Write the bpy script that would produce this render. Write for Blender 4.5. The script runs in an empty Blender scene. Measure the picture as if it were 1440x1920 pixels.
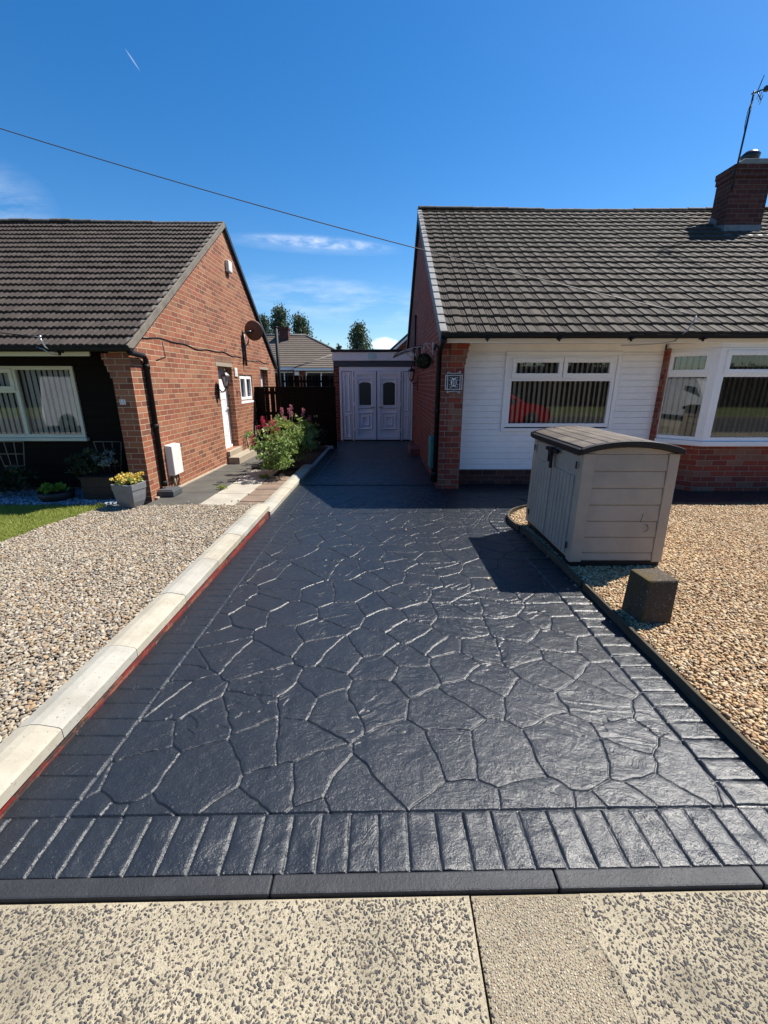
import bpy, math, random
import numpy as np
from mathutils import Vector, Matrix
random.seed(7); RNG = np.random.default_rng(11)
PI = math.pi
C = bpy.context.scene.collection
SC = bpy.context.scene
# ------------------------------------------------------------------ camera, sky, sun, exposure
H = 1.5
cd = bpy.data.cameras.new('camera'); cam = bpy.data.objects.new('camera', cd); C.objects.link(cam)
cd.sensor_fit = 'VERTICAL'; cd.sensor_height = 36; cd.lens = 15.0
cam.location = (0, 0, H); cam.rotation_euler = (math.radians(90 - 16.9), 0, 0)
cd.clip_start = .05; cd.clip_end = 3000
SC.camera = cam
SUN_EL, SUN_AZ = math.radians(54.0), math.radians(61.7)      # azimuth from +y towards +x
world = bpy.data.worlds.new('World'); SC.world = world; world.use_nodes = True
SC.view_settings.view_transform = 'Standard'; SC.view_settings.look = 'None'
SC.view_settings.gamma = 1; SC.view_settings.exposure = 0.95
SC.render.film_transparent = False
SC.cycles.max_bounces = 6; SC.cycles.transparent_max_bounces = 12
SC.cycles.diffuse_bounces = 3; SC.cycles.glossy_bounces = 4

def make_world():
    nt = world.node_tree; nt.nodes.clear(); N = nt.nodes.new; L = nt.links.new
    def M(op, a, b=None, c=None):
        n = N('ShaderNodeMath'); n.operation = op
        for i, x in enumerate((a, b, c)):
            if x is None: continue
            if isinstance(x, (int, float)): n.inputs[i].default_value = x
            else: L(x, n.inputs[i])
        return n.outputs[0]
    sky = N('ShaderNodeTexSky'); sky.sky_type = 'NISHITA'; sky.sun_disc = False
    sky.sun_elevation = SUN_EL; sky.sun_rotation = SUN_AZ
    sky.altitude = 0; sky.air_density = 1.0; sky.dust_density = .25; sky.ozone_density = 4.0
    hsv = N('ShaderNodeHueSaturation'); hsv.inputs['Saturation'].default_value = 1.34; hsv.inputs['Value'].default_value = 1.0
    hsv.inputs['Hue'].default_value = .502
    L(sky.outputs[0], hsv.inputs['Color'])
    tc = N('ShaderNodeTexCoord'); sp = N('ShaderNodeSeparateXYZ'); L(tc.outputs['Generated'], sp.inputs[0])
    ys = M('MAXIMUM', sp.outputs[1], .02)
    p = M('DIVIDE', sp.outputs[0], ys); q = M('DIVIDE', sp.outputs[2], ys)
    cb = N('ShaderNodeCombineXYZ'); L(p, cb.inputs[0]); L(q, cb.inputs[1])
    def noise(sc, det, xs, ysc, off=0):
        mp = N('ShaderNodeMapping'); mp.inputs['Scale'].default_value = (xs, ysc, 1); mp.inputs['Location'].default_value = (off, off * .7, 0)
        L(cb.outputs[0], mp.inputs[0])
        n = N('ShaderNodeTexNoise'); n.inputs['Scale'].default_value = sc; n.inputs['Detail'].default_value = det; n.inputs['Roughness'].default_value = .6
        L(mp.outputs[0], n.inputs[0]); return n.outputs[0]
    def blob(pc, qc, pw, qw, slope=0.0):   # soft ellipse in the sky, 1 in the middle
        dp = M('SUBTRACT', p, pc); a = M('DIVIDE', dp, pw)
        qq = M('SUBTRACT', M('SUBTRACT', q, qc), M('MULTIPLY', dp, slope)); b = M('DIVIDE', qq, qw)
        d = M('ADD', M('MULTIPLY', a, a), M('MULTIPLY', b, b))
        return M('MAXIMUM', M('SUBTRACT', 1.0, d), 0.0)
    front = M('GREATER_THAN', sp.outputs[1], .05)
    n1 = noise(26, 5, 1, 2.6); n2 = noise(7, 5, 1, 4, 3.1); n3 = noise(60, 4, 1, 1.4, 9)
    c1 = M('MULTIPLY', M('MULTIPLY', blob(-.135, .275, .16, .012, -.07), M('MAXIMUM', M('MULTIPLY_ADD', n1, 3.2, -1.25), 0)), .42)
    c1b = M('MULTIPLY', M('MULTIPLY', blob(-.15, .272, .2, .02, -.06), n1), .22)
    c2 = M('MULTIPLY', M('SUBTRACT', M('ADD', blob(.002, .080, .036, .018), M('MULTIPLY', n3, 1.1)), .78), 1.6)
    c2 = M('MULTIPLY', M('MAXIMUM', c2, 0), M('GREATER_THAN', blob(.002, .078, .07, .05), 0))
    c3 = M('MULTIPLY', M('MULTIPLY', blob(-.08, .165, .3, .05, -.12), M('MAXIMUM', M('SUBTRACT', n2, .42), 0)), 1.1)
    c4 = M('MULTIPLY', M('MULTIPLY', blob(-.85, .32, .2, .12), M('MAXIMUM', M('SUBTRACT', n2, .35), 0)), .9)
    # short vapour trail, high on the left
    c5 = M('MULTIPLY', blob(-.465, .572, .010, .0035, -2.2), .0)
    dx = M('SUBTRACT', p, -.466); dq = M('SUBTRACT', q, .572)
    al = M('ADD', M('MULTIPLY', dx, .56), M('MULTIPLY', dq, -.83)); ac = M('ADD', M('MULTIPLY', dx, .83), M('MULTIPLY', dq, .56))
    a2 = M('DIVIDE', al, .022); b2 = M('DIVIDE', ac, .0014)
    c5 = M('MULTIPLY', M('MAXIMUM', M('SUBTRACT', 1.0, M('ADD', M('MULTIPLY', a2, a2), M('MULTIPLY', b2, b2))), 0), .3)
    tot = c1
    for c in (c1b, c2, c3, c4, c5): tot = M('ADD', M('MAXIMUM', tot, 0), M('MAXIMUM', c, 0))
    tot = M('MULTIPLY', M('MINIMUM', tot, .92), front)
    mix = N('ShaderNodeMix'); mix.data_type = 'RGBA'; L(tot, mix.inputs['Factor']); L(hsv.outputs[0], mix.inputs['A'])
    mix.inputs['B'].default_value = (8.2, 8.6, 9.2, 1)
    bg = N('ShaderNodeBackground'); bg.inputs['Strength'].default_value = .080; L(mix.outputs['Result'], bg.inputs[0])
    out = N('ShaderNodeOutputWorld'); L(bg.outputs[0], out.inputs[0])
make_world()
sl = bpy.data.lights.new('sun', 'SUN'); sl.energy = 5.0; sl.angle = math.radians(.53); sl.color = (1, .945, .86)
so = bpy.data.objects.new('sun', sl); C.objects.link(so)
sdir = Vector((math.cos(SUN_EL) * math.sin(SUN_AZ), math.cos(SUN_EL) * math.cos(SUN_AZ), math.sin(SUN_EL)))
so.rotation_euler = sdir.to_track_quat('Z', 'Y').to_euler(); so.location = (20, 12, 30)

# ------------------------------------------------------------------ materials
MATS = {}
class NB:                                   # small node helper
    def __init__(s, name):
        s.m = bpy.data.materials.new(name); s.m.use_nodes = True; s.nt = s.m.node_tree; s.nt.nodes.clear()
        s.out = s.n('ShaderNodeOutputMaterial'); s.b = s.n('ShaderNodeBsdfPrincipled'); s.l(s.b.outputs[0], s.out.inputs[0]); MATS[name] = s.m
    def n(s, t, **k):
        x = s.nt.nodes.new(t)
        for a, b in k.items(): setattr(x, a, b)
        return x
    def l(s, a, b): s.nt.links.new(a, b)
    def coord(s, kind='Object'): return s.n('ShaderNodeTexCoord').outputs[kind]
    def map(s, v, sc=(1, 1, 1), rot=(0, 0, 0), loc=(0, 0, 0)):
        m = s.n('ShaderNodeMapping'); m.inputs['Scale'].default_value = sc; m.inputs['Rotation'].default_value = rot; m.inputs['Location'].default_value = loc
        s.l(v, m.inputs[0]); return m.outputs[0]
    def noise(s, v, sc, det=4, ro=.55, out=0):
        x = s.n('ShaderNodeTexNoise'); x.inputs['Scale'].default_value = sc; x.inputs['Detail'].default_value = det; x.inputs['Roughness'].default_value = ro
        s.l(v, x.inputs[0]); return x.outputs[out]
    def math(s, op, a, b=None, c=None):
        x = s.n('ShaderNodeMath', operation=op)
        for i, q in enumerate((a, b, c)):
            if q is None: continue
            if isinstance(q, (int, float)): x.inputs[i].default_value = q
            else: s.l(q, x.inputs[i])
        return x.outputs[0]
    def ramp(s, f, stops, interp='LINEAR'):
        x = s.n('ShaderNodeValToRGB'); cr = x.color_ramp; cr.interpolation = interp
        while len(cr.elements) < len(stops): cr.elements.new(.5)
        for e, (p, c) in zip(cr.elements, stops):
            e.position = p; e.color = (*c, 1) if len(c) == 3 else c
        s.l(f, x.inputs[0]); return x.outputs[0]
    def mix(s, f, a, b, blend='MIX'):
        x = s.n('ShaderNodeMix', data_type='RGBA', blend_type=blend)
        for k, q in (('Factor', f), ('A', a), ('B', b)):
            if isinstance(q, (int, float)): x.inputs[k].default_value = q
            elif isinstance(q, tuple): x.inputs[k].default_value = (*q, 1)
            else: s.l(q, x.inputs[k])
        return x.outputs['Result']
    def bump(s, h, st=.5, dist=.01, prev=None):
        x = s.n('ShaderNodeBump'); x.inputs['Strength'].default_value = st; x.inputs['Distance'].default_value = dist
        s.l(h, x.inputs['Height'])
        if prev is not None: s.l(prev, x.inputs['Normal'])
        return x.outputs[0]
    def set(s, **k):
        for a, v in k.items():
            i = s.b.inputs[{'col': 'Base Color', 'rough': 'Roughness', 'nor': 'Normal', 'metal': 'Metallic', 'spec': 'Specular IOR Level', 'coat': 'Coat Weight'}[a]]
            if isinstance(v, tuple): i.default_value = (*v, 1)
            elif isinstance(v, (int, float)): i.default_value = v
            else: s.l(v, i)
        return s.m
def pmat(name, c1, c2=None, scale=6, rough=.6, bs=0, bscale=60, bdist=.004, spec=.5, metal=0, det=5, stretch=(1, 1, 1)):
    if name in MATS: return MATS[name]
    b = NB(name); v = b.map(b.coord(), stretch)
    c2 = c2 or tuple(x * .8 for x in c1)
    f = b.ramp(b.noise(v, scale, det), [(.3, (0, 0, 0)), (.7, (1, 1, 1))])
    b.set(col=b.mix(f, c1, c2), rough=rough, spec=spec, metal=metal)
    if bs: b.set(nor=b.bump(b.noise(v, bscale, 4), bs, bdist))
    return b.m
def brick_mat(name, cols, mortar, course=.075, w=.225, bump=.7, soot=None, vert=False):
    b = NB(name); uv = b.coord('UV')
    uv = b.map(uv, (1, 1, 1), (0, 0, 0 if not vert else PI / 2))
    wob = b.n('ShaderNodeVectorMath', operation='SCALE'); b.l(b.noise(uv, 9, 2, .5, 1), wob.inputs[0]); wob.inputs['Scale'].default_value = .006
    ad = b.n('ShaderNodeVectorMath', operation='ADD'); b.l(uv, ad.inputs[0]); b.l(wob.outputs[0], ad.inputs[1]); uvw = ad.outputs[0]
    def bt(off=0, ms=.011):
        t = b.n('ShaderNodeTexBrick'); t.offset = .5; t.squash = 1
        t.inputs['Scale'].default_value = 1; t.inputs['Mortar Size'].default_value = ms / 2; t.inputs['Mortar Smooth'].default_value = .25
        t.inputs['Brick Width'].default_value = w; t.inputs['Row Height'].default_value = course; t.inputs['Bias'].default_value = 0
        t.inputs['Color1'].default_value = (0, 0, 0, 1); t.inputs['Color2'].default_value = (1, 1, 1, 1); t.inputs['Mortar'].default_value = (.5, .5, .5, 1)
        b.l(uvw, t.inputs[0]); return t
    t = bt()
    n = len(cols); rnd = b.ramp(t.outputs['Color'], [(i / n, c) for i, c in enumerate(cols)], 'CONSTANT')
    fine = b.noise(uv, 70, 4, .65); big = b.noise(uv, 1.3, 3)
    bc = b.mix(b.math('MULTIPLY', b.ramp(fine, [(.3, (0, 0, 0)), (.75, (1, 1, 1))]), .8), rnd, tuple(x * .55 for x in cols[0]))
    mc = b.mix(b.noise(uv, 14, 3), mortar, tuple(x * .62 for x in mortar))
    col = b.mix(t.outputs['Fac'], bc, mc)
    col = b.mix(b.math('MULTIPLY', b.ramp(big, [(.4, (0, 0, 0)), (.75, (1, 1, 1))]), .3), col, soot or tuple(x * .45 for x in cols[0]))
    if name == 'brick_painted':
        wn = b.noise(b.map(b.coord(), (3, 3, 9)), 2.6, 6, .7); col = b.mix(b.ramp(wn, [(.50, (0, 0, 0)), (.58, (1, 1, 1))]), col, (.045, .035, .03)); col = b.mix(b.ramp(b.noise(b.coord(), 11, 3), [(.66, (0, 0, 0)), (.70, (1, 1, 1))]), col, (.26, .15, .11))
    h = b.math('ADD', b.math('MULTIPLY', b.math('SUBTRACT', 1.0, t.outputs['Fac']), 1.0), b.math('MULTIPLY', fine, .35))
    return b.set(col=col, rough=.88, spec=.25, nor=b.bump(h, bump, .012))

brick_mat('brick_orange', [(0.3224, 0.1189, 0.0631), (0.26, 0.0879, 0.0478), (0.3536, 0.1499, 0.0784), (0.208, 0.0724, 0.044), (0.3016, 0.1292, 0.0718), (0.1508, 0.0641, 0.044), (0.3328, 0.1034, 0.0594), (0.2808, 0.1344, 0.0766), (0.3848, 0.1705, 0.0957), (0.234, 0.0775, 0.0478), (0.312, 0.1086, 0.067)], (0.52, 0.4135, 0.2776), .0745, .218)
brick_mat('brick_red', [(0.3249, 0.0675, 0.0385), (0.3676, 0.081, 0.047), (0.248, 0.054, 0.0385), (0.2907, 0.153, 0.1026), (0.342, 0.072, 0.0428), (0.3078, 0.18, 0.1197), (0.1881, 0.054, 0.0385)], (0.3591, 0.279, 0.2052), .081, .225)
brick_mat('brick_side_shade', [(.23, .05, .034), (.26, .06, .04), (.18, .042, .032), (.21, .09, .065), (.24, .05, .034), (.15, .04, .03)], (.38, .29, .22), .081, .225)  # red brick copy darkened for the shaded side, shade put into the colour
brick_mat('brick_dark', [(0.1125, 0.0375, 0.03), (0.09, 0.03, 0.0263), (0.135, 0.0525, 0.0375), (0.075, 0.03, 0.0263)], (0.18, 0.1425, 0.12), .081, .225)
brick_mat('brick_painted', [(.248, .0217, .0186), (.2728, .031, .0217), (.2108, .0186, .0155), (.279, .1054, .062), (.2604, .0248, .0186), (.1364, .0186, .0155)], (.186, .0744, .0558), .075, .225)
brick_mat('brick_soldier', [(.234, .1105, .065), (.195, .091, .0585), (.247, .13, .0845)], (.3575, .2795, .208), .075, .225, vert=True)

def tile_mat(name, cols, lichen, amount):
    b = NB(name); uv = b.coord('UV'); v = b.coord()
    at = b.n('ShaderNodeAttribute', attribute_name='rnd').outputs['Fac']
    base = b.ramp(at, [(i / len(cols), c) for i, c in enumerate(cols)])
    str_ = b.noise(b.map(v, (38, 4, 4)), 1.5, 4)
    col = b.mix(b.math('MULTIPLY', str_, .6), base, tuple(x * .6 for x in cols[0]))
    li = b.ramp(b.noise(v, 9, 6, .7), [(amount, (0, 0, 0)), (amount + .07, (1, 1, 1))])
    sp = b.ramp(b.noise(v, 31, 2, .4), [(.70, (0, 0, 0)), (.74, (1, 1, 1))])
    col = b.mix(b.math('MULTIPLY', li, .7), col, lichen)
    col = b.mix(b.math('MULTIPLY', sp, .45), col, tuple(min(1, x * 1.8) for x in lichen))
    return b.set(col=col, rough=.85, spec=.25, nor=b.bump(b.noise(v, 130, 3), .35, .004))
tile_mat('tile_brown', [(0.049, 0.0384, 0.031), (0.0613, 0.0485, 0.0395), (0.0427, 0.0336, 0.0277), (0.0693, 0.055, 0.0453)], (0.1066, 0.0906, 0.0746), .61)
tile_mat('tile_grey', [(0.0666, 0.0533, 0.0414), (0.0749, 0.0614, 0.0482), (0.06, 0.0485, 0.0384), (0.0832, 0.0679, 0.0537)], (0.0998, 0.0905, 0.0676), .62)
tile_mat('tile_far', [(.09, .072, .06), (.102, .084, .072), (.078, .066, .057)], (.15, .132, .108), .66)
pmat('verge', (.186, .1612, .1302), (.1116, .0961, .0775), 9, .9, .5, 40)
pmat('ridge_tile', (.187, .176, .1485), (.0825, .077, .0688), 12, .9, .5, 40)
pmat('verge_pale', (.26, .2665, .26), (.1755, .1755, .169), 7, .85, .3, 40)
pmat('white_plastic', (.86, .85, .84), (.83, .82, .81), 3, .35, spec=.5)
pmat('white_door', (.91, .90, .90), (.88, .87, .88), 3, .4)
pmat('white_clad', (.88, .87, .86), (.85, .84, .83), 2, .45, .06, 30)
pmat('cream_paint', (.70, .68, .54), (.62, .60, .47), 3, .5)
pmat('brown_clad', (.010, .007, .005), (.007, .005, .004), 4, .8, .15, 50, spec=.15, stretch=(1, 1, 8))
pmat('black_plastic', (.008, .008, .009), (.011, .011, .012), 5, .6, spec=.25)
pmat('black_iron', (.012, .012, .013), (.018, .018, .019), 9, .35)
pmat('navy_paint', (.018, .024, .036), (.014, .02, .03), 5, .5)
pmat('grey_beam', (.060, .066, .085), (.05, .055, .072), 5, .55)
pmat('roof_felt', (.022, .022, .024), (.03, .03, .032), 8, .85)
pmat('lead', (.112, .126, .14), (.189, .203, .21), 9, .6, .3, 20)
pmat('stone', (.325, .273, .2015), (.247, .208, .156), 8, .9, .4, 60)
pmat('coping', (0.3966, 0.3635, 0.2875), (0.3437, 0.3106, 0.2413), 1.6, .85, .2, 80, .003)
pmat('coping_pale', (0.3719, 0.355, 0.3043), (0.3178, 0.3009, 0.2502), 2.4, .85, .2, 80, .003)
def weather(name, grime, amt, speck):
    m_ = MATS[name]; nt = m_.node_tree; bs = [n for n in nt.nodes if n.type == 'BSDF_PRINCIPLED'][0]; src = bs.inputs['Base Color'].links[0].from_socket
    b = NB.__new__(NB); b.m = m_; b.nt = nt; v = b.coord()
    c = b.mix(b.math('MULTIPLY', b.ramp(b.noise(v, 4.5, 6, .7), [(.44, (0, 0, 0)), (.74, (1, 1, 1))]), amt), src, grime)
    c = b.mix(b.math('MULTIPLY', b.ramp(b.noise(v, 75, 2, .4), [(.67, (0, 0, 0)), (.72, (1, 1, 1))]), speck), c, tuple(x * .5 for x in grime))
    c = b.mix(b.math('MULTIPLY', b.ramp(b.noise(b.map(v, (1, 3, 1)), 1.9, 4), [(.5, (0, 0, 0)), (.7, (1, 1, 1))]), amt * .6), c, tuple(x * 1.1 for x in grime))
    nt.links.new(c, bs.inputs['Base Color'])
pmat('slab_dark', (.0805, .0756, .063), (.0504, .0476, .0406), 3, .9, .35, 60)
pmat('slab_pale', (.3844, .3534, .2852), (.2852, .2604, .2108), 4, .9, .3, 60)
pmat('paver_pink', (.221, .156, .1073), (.1495, .1073, .078), 7, .9, .5, 50)
pmat('soil', (.035, .0252, .0182), (.0196, .014, .0105), 12, .95, .8, 40, .02)
pmat('gravel_bed', (.09, .069, .048), (.042, .033, .024), 40, .95, .8, 60, .02)
pmat('ground', (.128, .128, .08), (.072, .08, .048), .4, .95, .4, 8, .02)
pmat('asphalt', (.072, .0704, .0688), (.056, .0552, .0544), 2, .9, .6, 120, .006)
pmat('lawn_soil', (0.12, 0.144, 0.036), (0.072, 0.096, 0.024), 6, .95, .5, 30, .02)
pmat('timber_edge', (0.1125, 0.0919, 0.0656), (0.0638, 0.0525, 0.0375), 5, .95, .3, 40, spec=.12, stretch=(6, 1, 6))
pmat('fence_wood', (0.0088, 0.0044, 0.0028), (0.0056, 0.0032, 0.0024), 5, .75, .4, 30, spec=.1, stretch=(8, 8, 1))
pmat('trellis_wood', (.30, .22, .13), (.22, .16, .10), 8, .8)
pmat('planter_wood', (.05, .028, .018), (.03, .018, .012), 6, .75, .3, 30)
pmat('pot_grey', (.18, .1875, .2025), (.135, .1425, .15), 8, .6, .25, 40)
pmat('pot_dark', (.02, .02, .02), None, 8, .6)
pmat('box_beige', (0.4326, 0.3622, 0.2753), (0.3893, 0.3255, 0.2463), 2.2, .55, .12, 180, .002)
pmat('box_door', (0.3819, 0.3451, 0.2905), (0.3395, 0.309, 0.2614), 2.2, .55, .12, 180, .002)
pmat('box_lid_edge', (.012, .010, .009), (.018, .015, .013), 7, .55, spec=.3)
pmat('gas_green', (.05, .22, .20), (.04, .18, .165), 4, .5)
pmat('meter_white', (.688, .68, .624), (.64, .632, .576), 3, .5)
pmat('dish_brown', (.16, .068, .04), (.12, .052, .032), 5, .6)
pmat('brass', (.65, .48, .18), None, 5, .3, metal=1)
pmat('steel', (.55, .56, .58), None, 8, .35, metal=1)
pmat('wire_black', (.012, .012, .013), None, 4, .5)
pmat('wire_dark', (.07, .07, .072), None, 4, .6)
pmat('wire_grey', (.35, .35, .36), None, 4, .5)
pmat('blind', (.80, .76, .66), (.74, .70, .61), 3, .8)
pmat('blind_dim', (.80, .80, .78), (.72, .72, .70), 3, .8)
pmat('room_dark', (.016, .015, .015), None, 2, .9)  # near-black: darkness of unlit interiors put into the colour
pmat('stem_green', (.07, .11, .03), (.05, .08, .025), 12, .7)
pmat('bark', (.10, .075, .055), (.06, .045, .035), 9, .95, .6, 30)
pmat('car_red', (.45, .008, .012), None, 2, .2)
pmat('van_white', (.78, .79, .80), None, 2, .25)
pmat('car_glass', (.02, .024, .028), None, 2, .06)
pmat('tyre', (.02, .02, .02), None, 2, .8)
pmat('iron_drain', (.018, .02, .024), None, 6, .5)
pmat('slate_chip', (.07, .075, .08), (.05, .055, .06), 22, .6)
pmat('sign_tile', (.02, .02, .025), None, 9, .3)
pmat('sign_white', (.80, .80, .78), None, 4, .4)
pmat('sign_frame', (.62, .64, .62), (.45, .46, .45), 20, .4)
pmat('lamp_glass', (.62, .62, .60), None, 3, .15)
pmat('terracotta', (.25, .075, .05), (.18, .05, .04), 8, .85)

def glass_mat(name, tint, ior):
    b = NB(name); nt = b.nt; nt.nodes.remove(b.b)
    tr = b.n('ShaderNodeBsdfTransparent'); tr.inputs[0].default_value = (*tint, 1)
    gl = b.n('ShaderNodeBsdfAnisotropic') if False else b.n('ShaderNodeBsdfGlossy'); gl.inputs['Roughness'].default_value = .004; gl.inputs['Color'].default_value = (1, 1, 1, 1)
    fr = b.n('ShaderNodeFresnel'); fr.inputs[0].default_value = ior
    w = b.bump(b.noise(b.coord(), 1.3, 1), .02, .02); b.l(w, gl.inputs['Normal'])
    mx = b.n('ShaderNodeMixShader'); b.l(fr.outputs[0], mx.inputs[0]); b.l(tr.outputs[0], mx.inputs[1]); b.l(gl.outputs[0], mx.inputs[2])
    b.l(mx.outputs[0], b.out.inputs[0])
glass_mat('glass', (.88, .91, .90), 1.82)
glass_mat('glass_smoke', (.45, .46, .47), 1.6)
def frosted():
    b = NB('glass_frosted'); v = b.coord()
    b.set(col=b.mix(b.noise(v, 55, 4), (.012, .015, .017), (.03, .035, .038)), rough=.3, nor=b.bump(b.noise(v, 90, 3), .5, .004))
frosted()

def aggregate(name, cement, sand, scale_):
    b = NB(name); v = b.coord(); fn = b.noise(v, scale_, 4, .75); sp = b.noise(v, scale_ * 2.2, 2, .5)
    c = b.mix(b.ramp(fn, [(.36, (0, 0, 0)), (.64, (1, 1, 1))]), cement, sand)
    c = b.mix(b.math('MULTIPLY', b.ramp(sp, [(.60, (0, 0, 0)), (.66, (1, 1, 1))]), .85), c, tuple(x * .35 for x in sand))
    c = b.mix(b.math('MULTIPLY', b.ramp(b.noise(v, 2.3, 6, .65), [(.42, (0, 0, 0)), (.72, (1, 1, 1))]), .55), c, (.11, .095, .065))
    c = b.mix(b.math('MULTIPLY', b.ramp(b.noise(v, 9, 4, .6), [(.55, (0, 0, 0)), (.75, (1, 1, 1))]), .35), c, (.13, .11, .08))
    return b.set(col=c, rough=.9, spec=.25, nor=b.bump(fn, .8, .006))
aggregate('aggregate_yellow', (.47, .41, .29), (.33, .285, .20), 150)
aggregate('aggregate_grey', (0.3828, 0.324, 0.2195), (0.2552, 0.216, 0.1531), 170)

def drive_mat(name, base, rough):
    b = NB(name); v = b.coord()
    n1 = b.noise(v, 3, 5); n2 = b.noise(v, 150, 3, .6); n3 = b.noise(v, 420, 2, .6)
    col = b.mix(n1, base, tuple(x * 1.25 for x in base))
    w = b.n('ShaderNodeVectorMath', operation='ADD'); ws = b.n('ShaderNodeVectorMath', operation='SCALE'); b.l(b.noise(v, 1.7, 3, .5, 1), ws.inputs[0]); ws.inputs['Scale'].default_value = .9; b.l(v, w.inputs[0]); b.l(ws.outputs[0], w.inputs[1])
    k = b.math('MULTIPLY', b.noise(b.map(w.outputs[0], (2.0, 6.5, 1), (0, 0, -.5)), 1.6, 4, .6), 5.0)
    fr = b.math('FRACT', k); st = b.n('ShaderNodeMapRange', interpolation_type='SMOOTHSTEP'); b.l(fr, st.inputs[0]); st.inputs[1].default_value = .93; st.inputs[2].default_value = 1.0
    terr = b.math('SUBTRACT', st.outputs[0], fr)
    msk = b.ramp(b.noise(v, 3.4, 3), [(.46, (0, 0, 0)), (.60, (1, 1, 1))])
    nor = b.bump(b.math('MULTIPLY', terr, msk), .7 if name == 'drive_paint' else .0, .0026)
    n4 = b.noise(v, 52, 5, .72); pit = b.ramp(b.noise(v, 95, 2, .5), [(.30, (0, 0, 0)), (.42, (1, 1, 1))])
    nor = b.bump(n4, .34, .0085, nor); nor = b.bump(pit, .35, .0016, nor); nor = b.bump(n2, .30, .0045, nor)
    nor = b.bump(n3, .28, .0022, nor)
    r = b.math('MULTIPLY_ADD', b.noise(v, 7, 4), .2, rough - .1)
    return b.set(col=col, rough=r, spec=.55, nor=nor)
drive_mat('drive_paint', (0.0121, 0.0154, 0.0205), .36)
drive_mat('kerb_paint', (0.0119, 0.013, 0.016), .62)

def stone_mat(name, cols):
    b = NB(name); oi = b.n('ShaderNodeObjectInfo').outputs['Random']
    c = b.ramp(oi, [(i / len(cols), q) for i, q in enumerate(cols)], 'CONSTANT')
    f = b.noise(b.coord(), 40, 3)
    b.set(col=b.mix(b.math('MULTIPLY', f, .5), c, tuple(x * .6 for x in cols[0])), rough=.75, spec=.3)
stone_mat('pebble_cream', [(.36, .3, .216), (.276, .231, .168), (.336, .228, .12), (.408, .366, .288), (.18, .15, .123), (.324, .273, .198), (.282, .18, .096), (.132, .114, .102), (.444, .402, .324), (.3, .258, .198)])
stone_mat('pebble_gold', [(0.5222, 0.3686, 0.192), (0.4454, 0.2842, 0.1382), (0.5376, 0.4301, 0.2688), (0.3533, 0.192, 0.0922), (0.2458, 0.1536, 0.0922), (0.5069, 0.3456, 0.1843), (0.5683, 0.4762, 0.3302), (0.4147, 0.2458, 0.1229), (0.2918, 0.215, 0.1536), (0.4915, 0.384, 0.2304)])
stone_mat('pebble_dark', [(.075, .068, .064), (.055, .053, .054), (.10, .085, .07), (.13, .105, .08), (.045, .045, .048), (.085, .078, .075), (.16, .13, .095)])
stone_mat('pebble_mixed', [(0.288, 0.247, 0.1836), (0.408, 0.3528, 0.2538), (0.156, 0.1352, 0.108), (0.48, 0.4234, 0.3132), (0.264, 0.1764, 0.1188), (0.336, 0.294, 0.216), (0.108, 0.1, 0.0864)])
stone_mat('chip_blue', [(.30, .36, .42), (.22, .27, .32), (.42, .47, .52), (.16, .19, .22)])
def leaf_mat(name, cols, trans=.35, rough=.5):
    b = NB(name); at = b.n('ShaderNodeAttribute', attribute_name='rnd').outputs['Fac']
    c = b.ramp(at, [(i / max(1, len(cols) - 1), q) for i, q in enumerate(cols)])
    b.set(col=c, rough=rough, spec=.35)
    t = b.n('ShaderNodeBsdfTranslucent'); b.l(b.mix(.5, c, (.25, .35, .05), 'MIX') if False else c, t.inputs[0])
    mx = b.n('ShaderNodeMixShader'); mx.inputs[0].default_value = trans
    b.l(b.b.outputs[0], mx.inputs[1]); b.l(t.outputs[0], mx.inputs[2]); b.l(mx.outputs[0], b.out.inputs[0])
leaf_mat('leaf_shrub', [(0.0806, 0.1411, 0.0353), (0.1613, 0.2621, 0.0605), (0.2822, 0.3629, 0.1008), (0.131, 0.2016, 0.0504), (0.383, 0.4334, 0.1613)])
leaf_mat('leaf_russet', [(.24, .1125, .03), (.315, .165, .045), (.165, .18, .045), (.315, .0975, .045)])
leaf_mat('flower_red', [(.4, .024, .056), (.496, .04, .096), (.336, .024, .04)])
leaf_mat('flower_pink', [(.48, .136, .224), (.528, .224, .288), (.4, .08, .144)])
leaf_mat('flower_yellow', [(.68, .442, .0255), (.7225, .5525, .085), (.68, .595, .255), (.595, .34, .0255)])
leaf_mat('leaf_conifer', [(.035, .060, .030), (.06, .09, .045), (.10, .13, .075), (.045, .075, .038)], .2)
leaf_mat('leaf_lime', [(0.198, 0.261, 0.045), (0.288, 0.324, 0.072), (0.135, 0.198, 0.0405)], .35)
leaf_mat('leaf_dark', [(.015, .026, .011), (.028, .045, .018), (.045, .065, .025)], .25)
leaf_mat('leaf_bright', [(.12, .24, .03), (.18, .32, .05)], .35)
leaf_mat('leaf_silver', [(.12, .16, .15), (.18, .22, .21), (.08, .11, .10)], .2)
leaf_mat('topiary', [(.015, .035, .014), (.03, .06, .022), (.022, .045, .018)], .2)
leaf_mat('grass_blade', [(0.204, 0.2677, 0.0382), (0.306, 0.357, 0.0638), (0.408, 0.408, 0.1147), (0.153, 0.2167, 0.0382)], .35)

weather('coping', (.22, .195, .14), .6, .55); weather('coping_pale', (.20, .185, .145), .6, .55); weather('verge_pale', (.16, .16, .15), .5, .4)
weather('box_beige', (.25, .215, .175), .35, .12); weather('box_door', (.22, .205, .18), .35, .12); weather('meter_white', (.5, .48, .42), .25, .1); weather('white_clad', (.62, .60, .55), .3, .05)
weather('kerb_paint', (.05, .052, .055), .5, .3); weather('pot_grey', (.11, .11, .115), .5, .4); weather('white_door', (.66, .66, .67), .25, .08)
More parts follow.
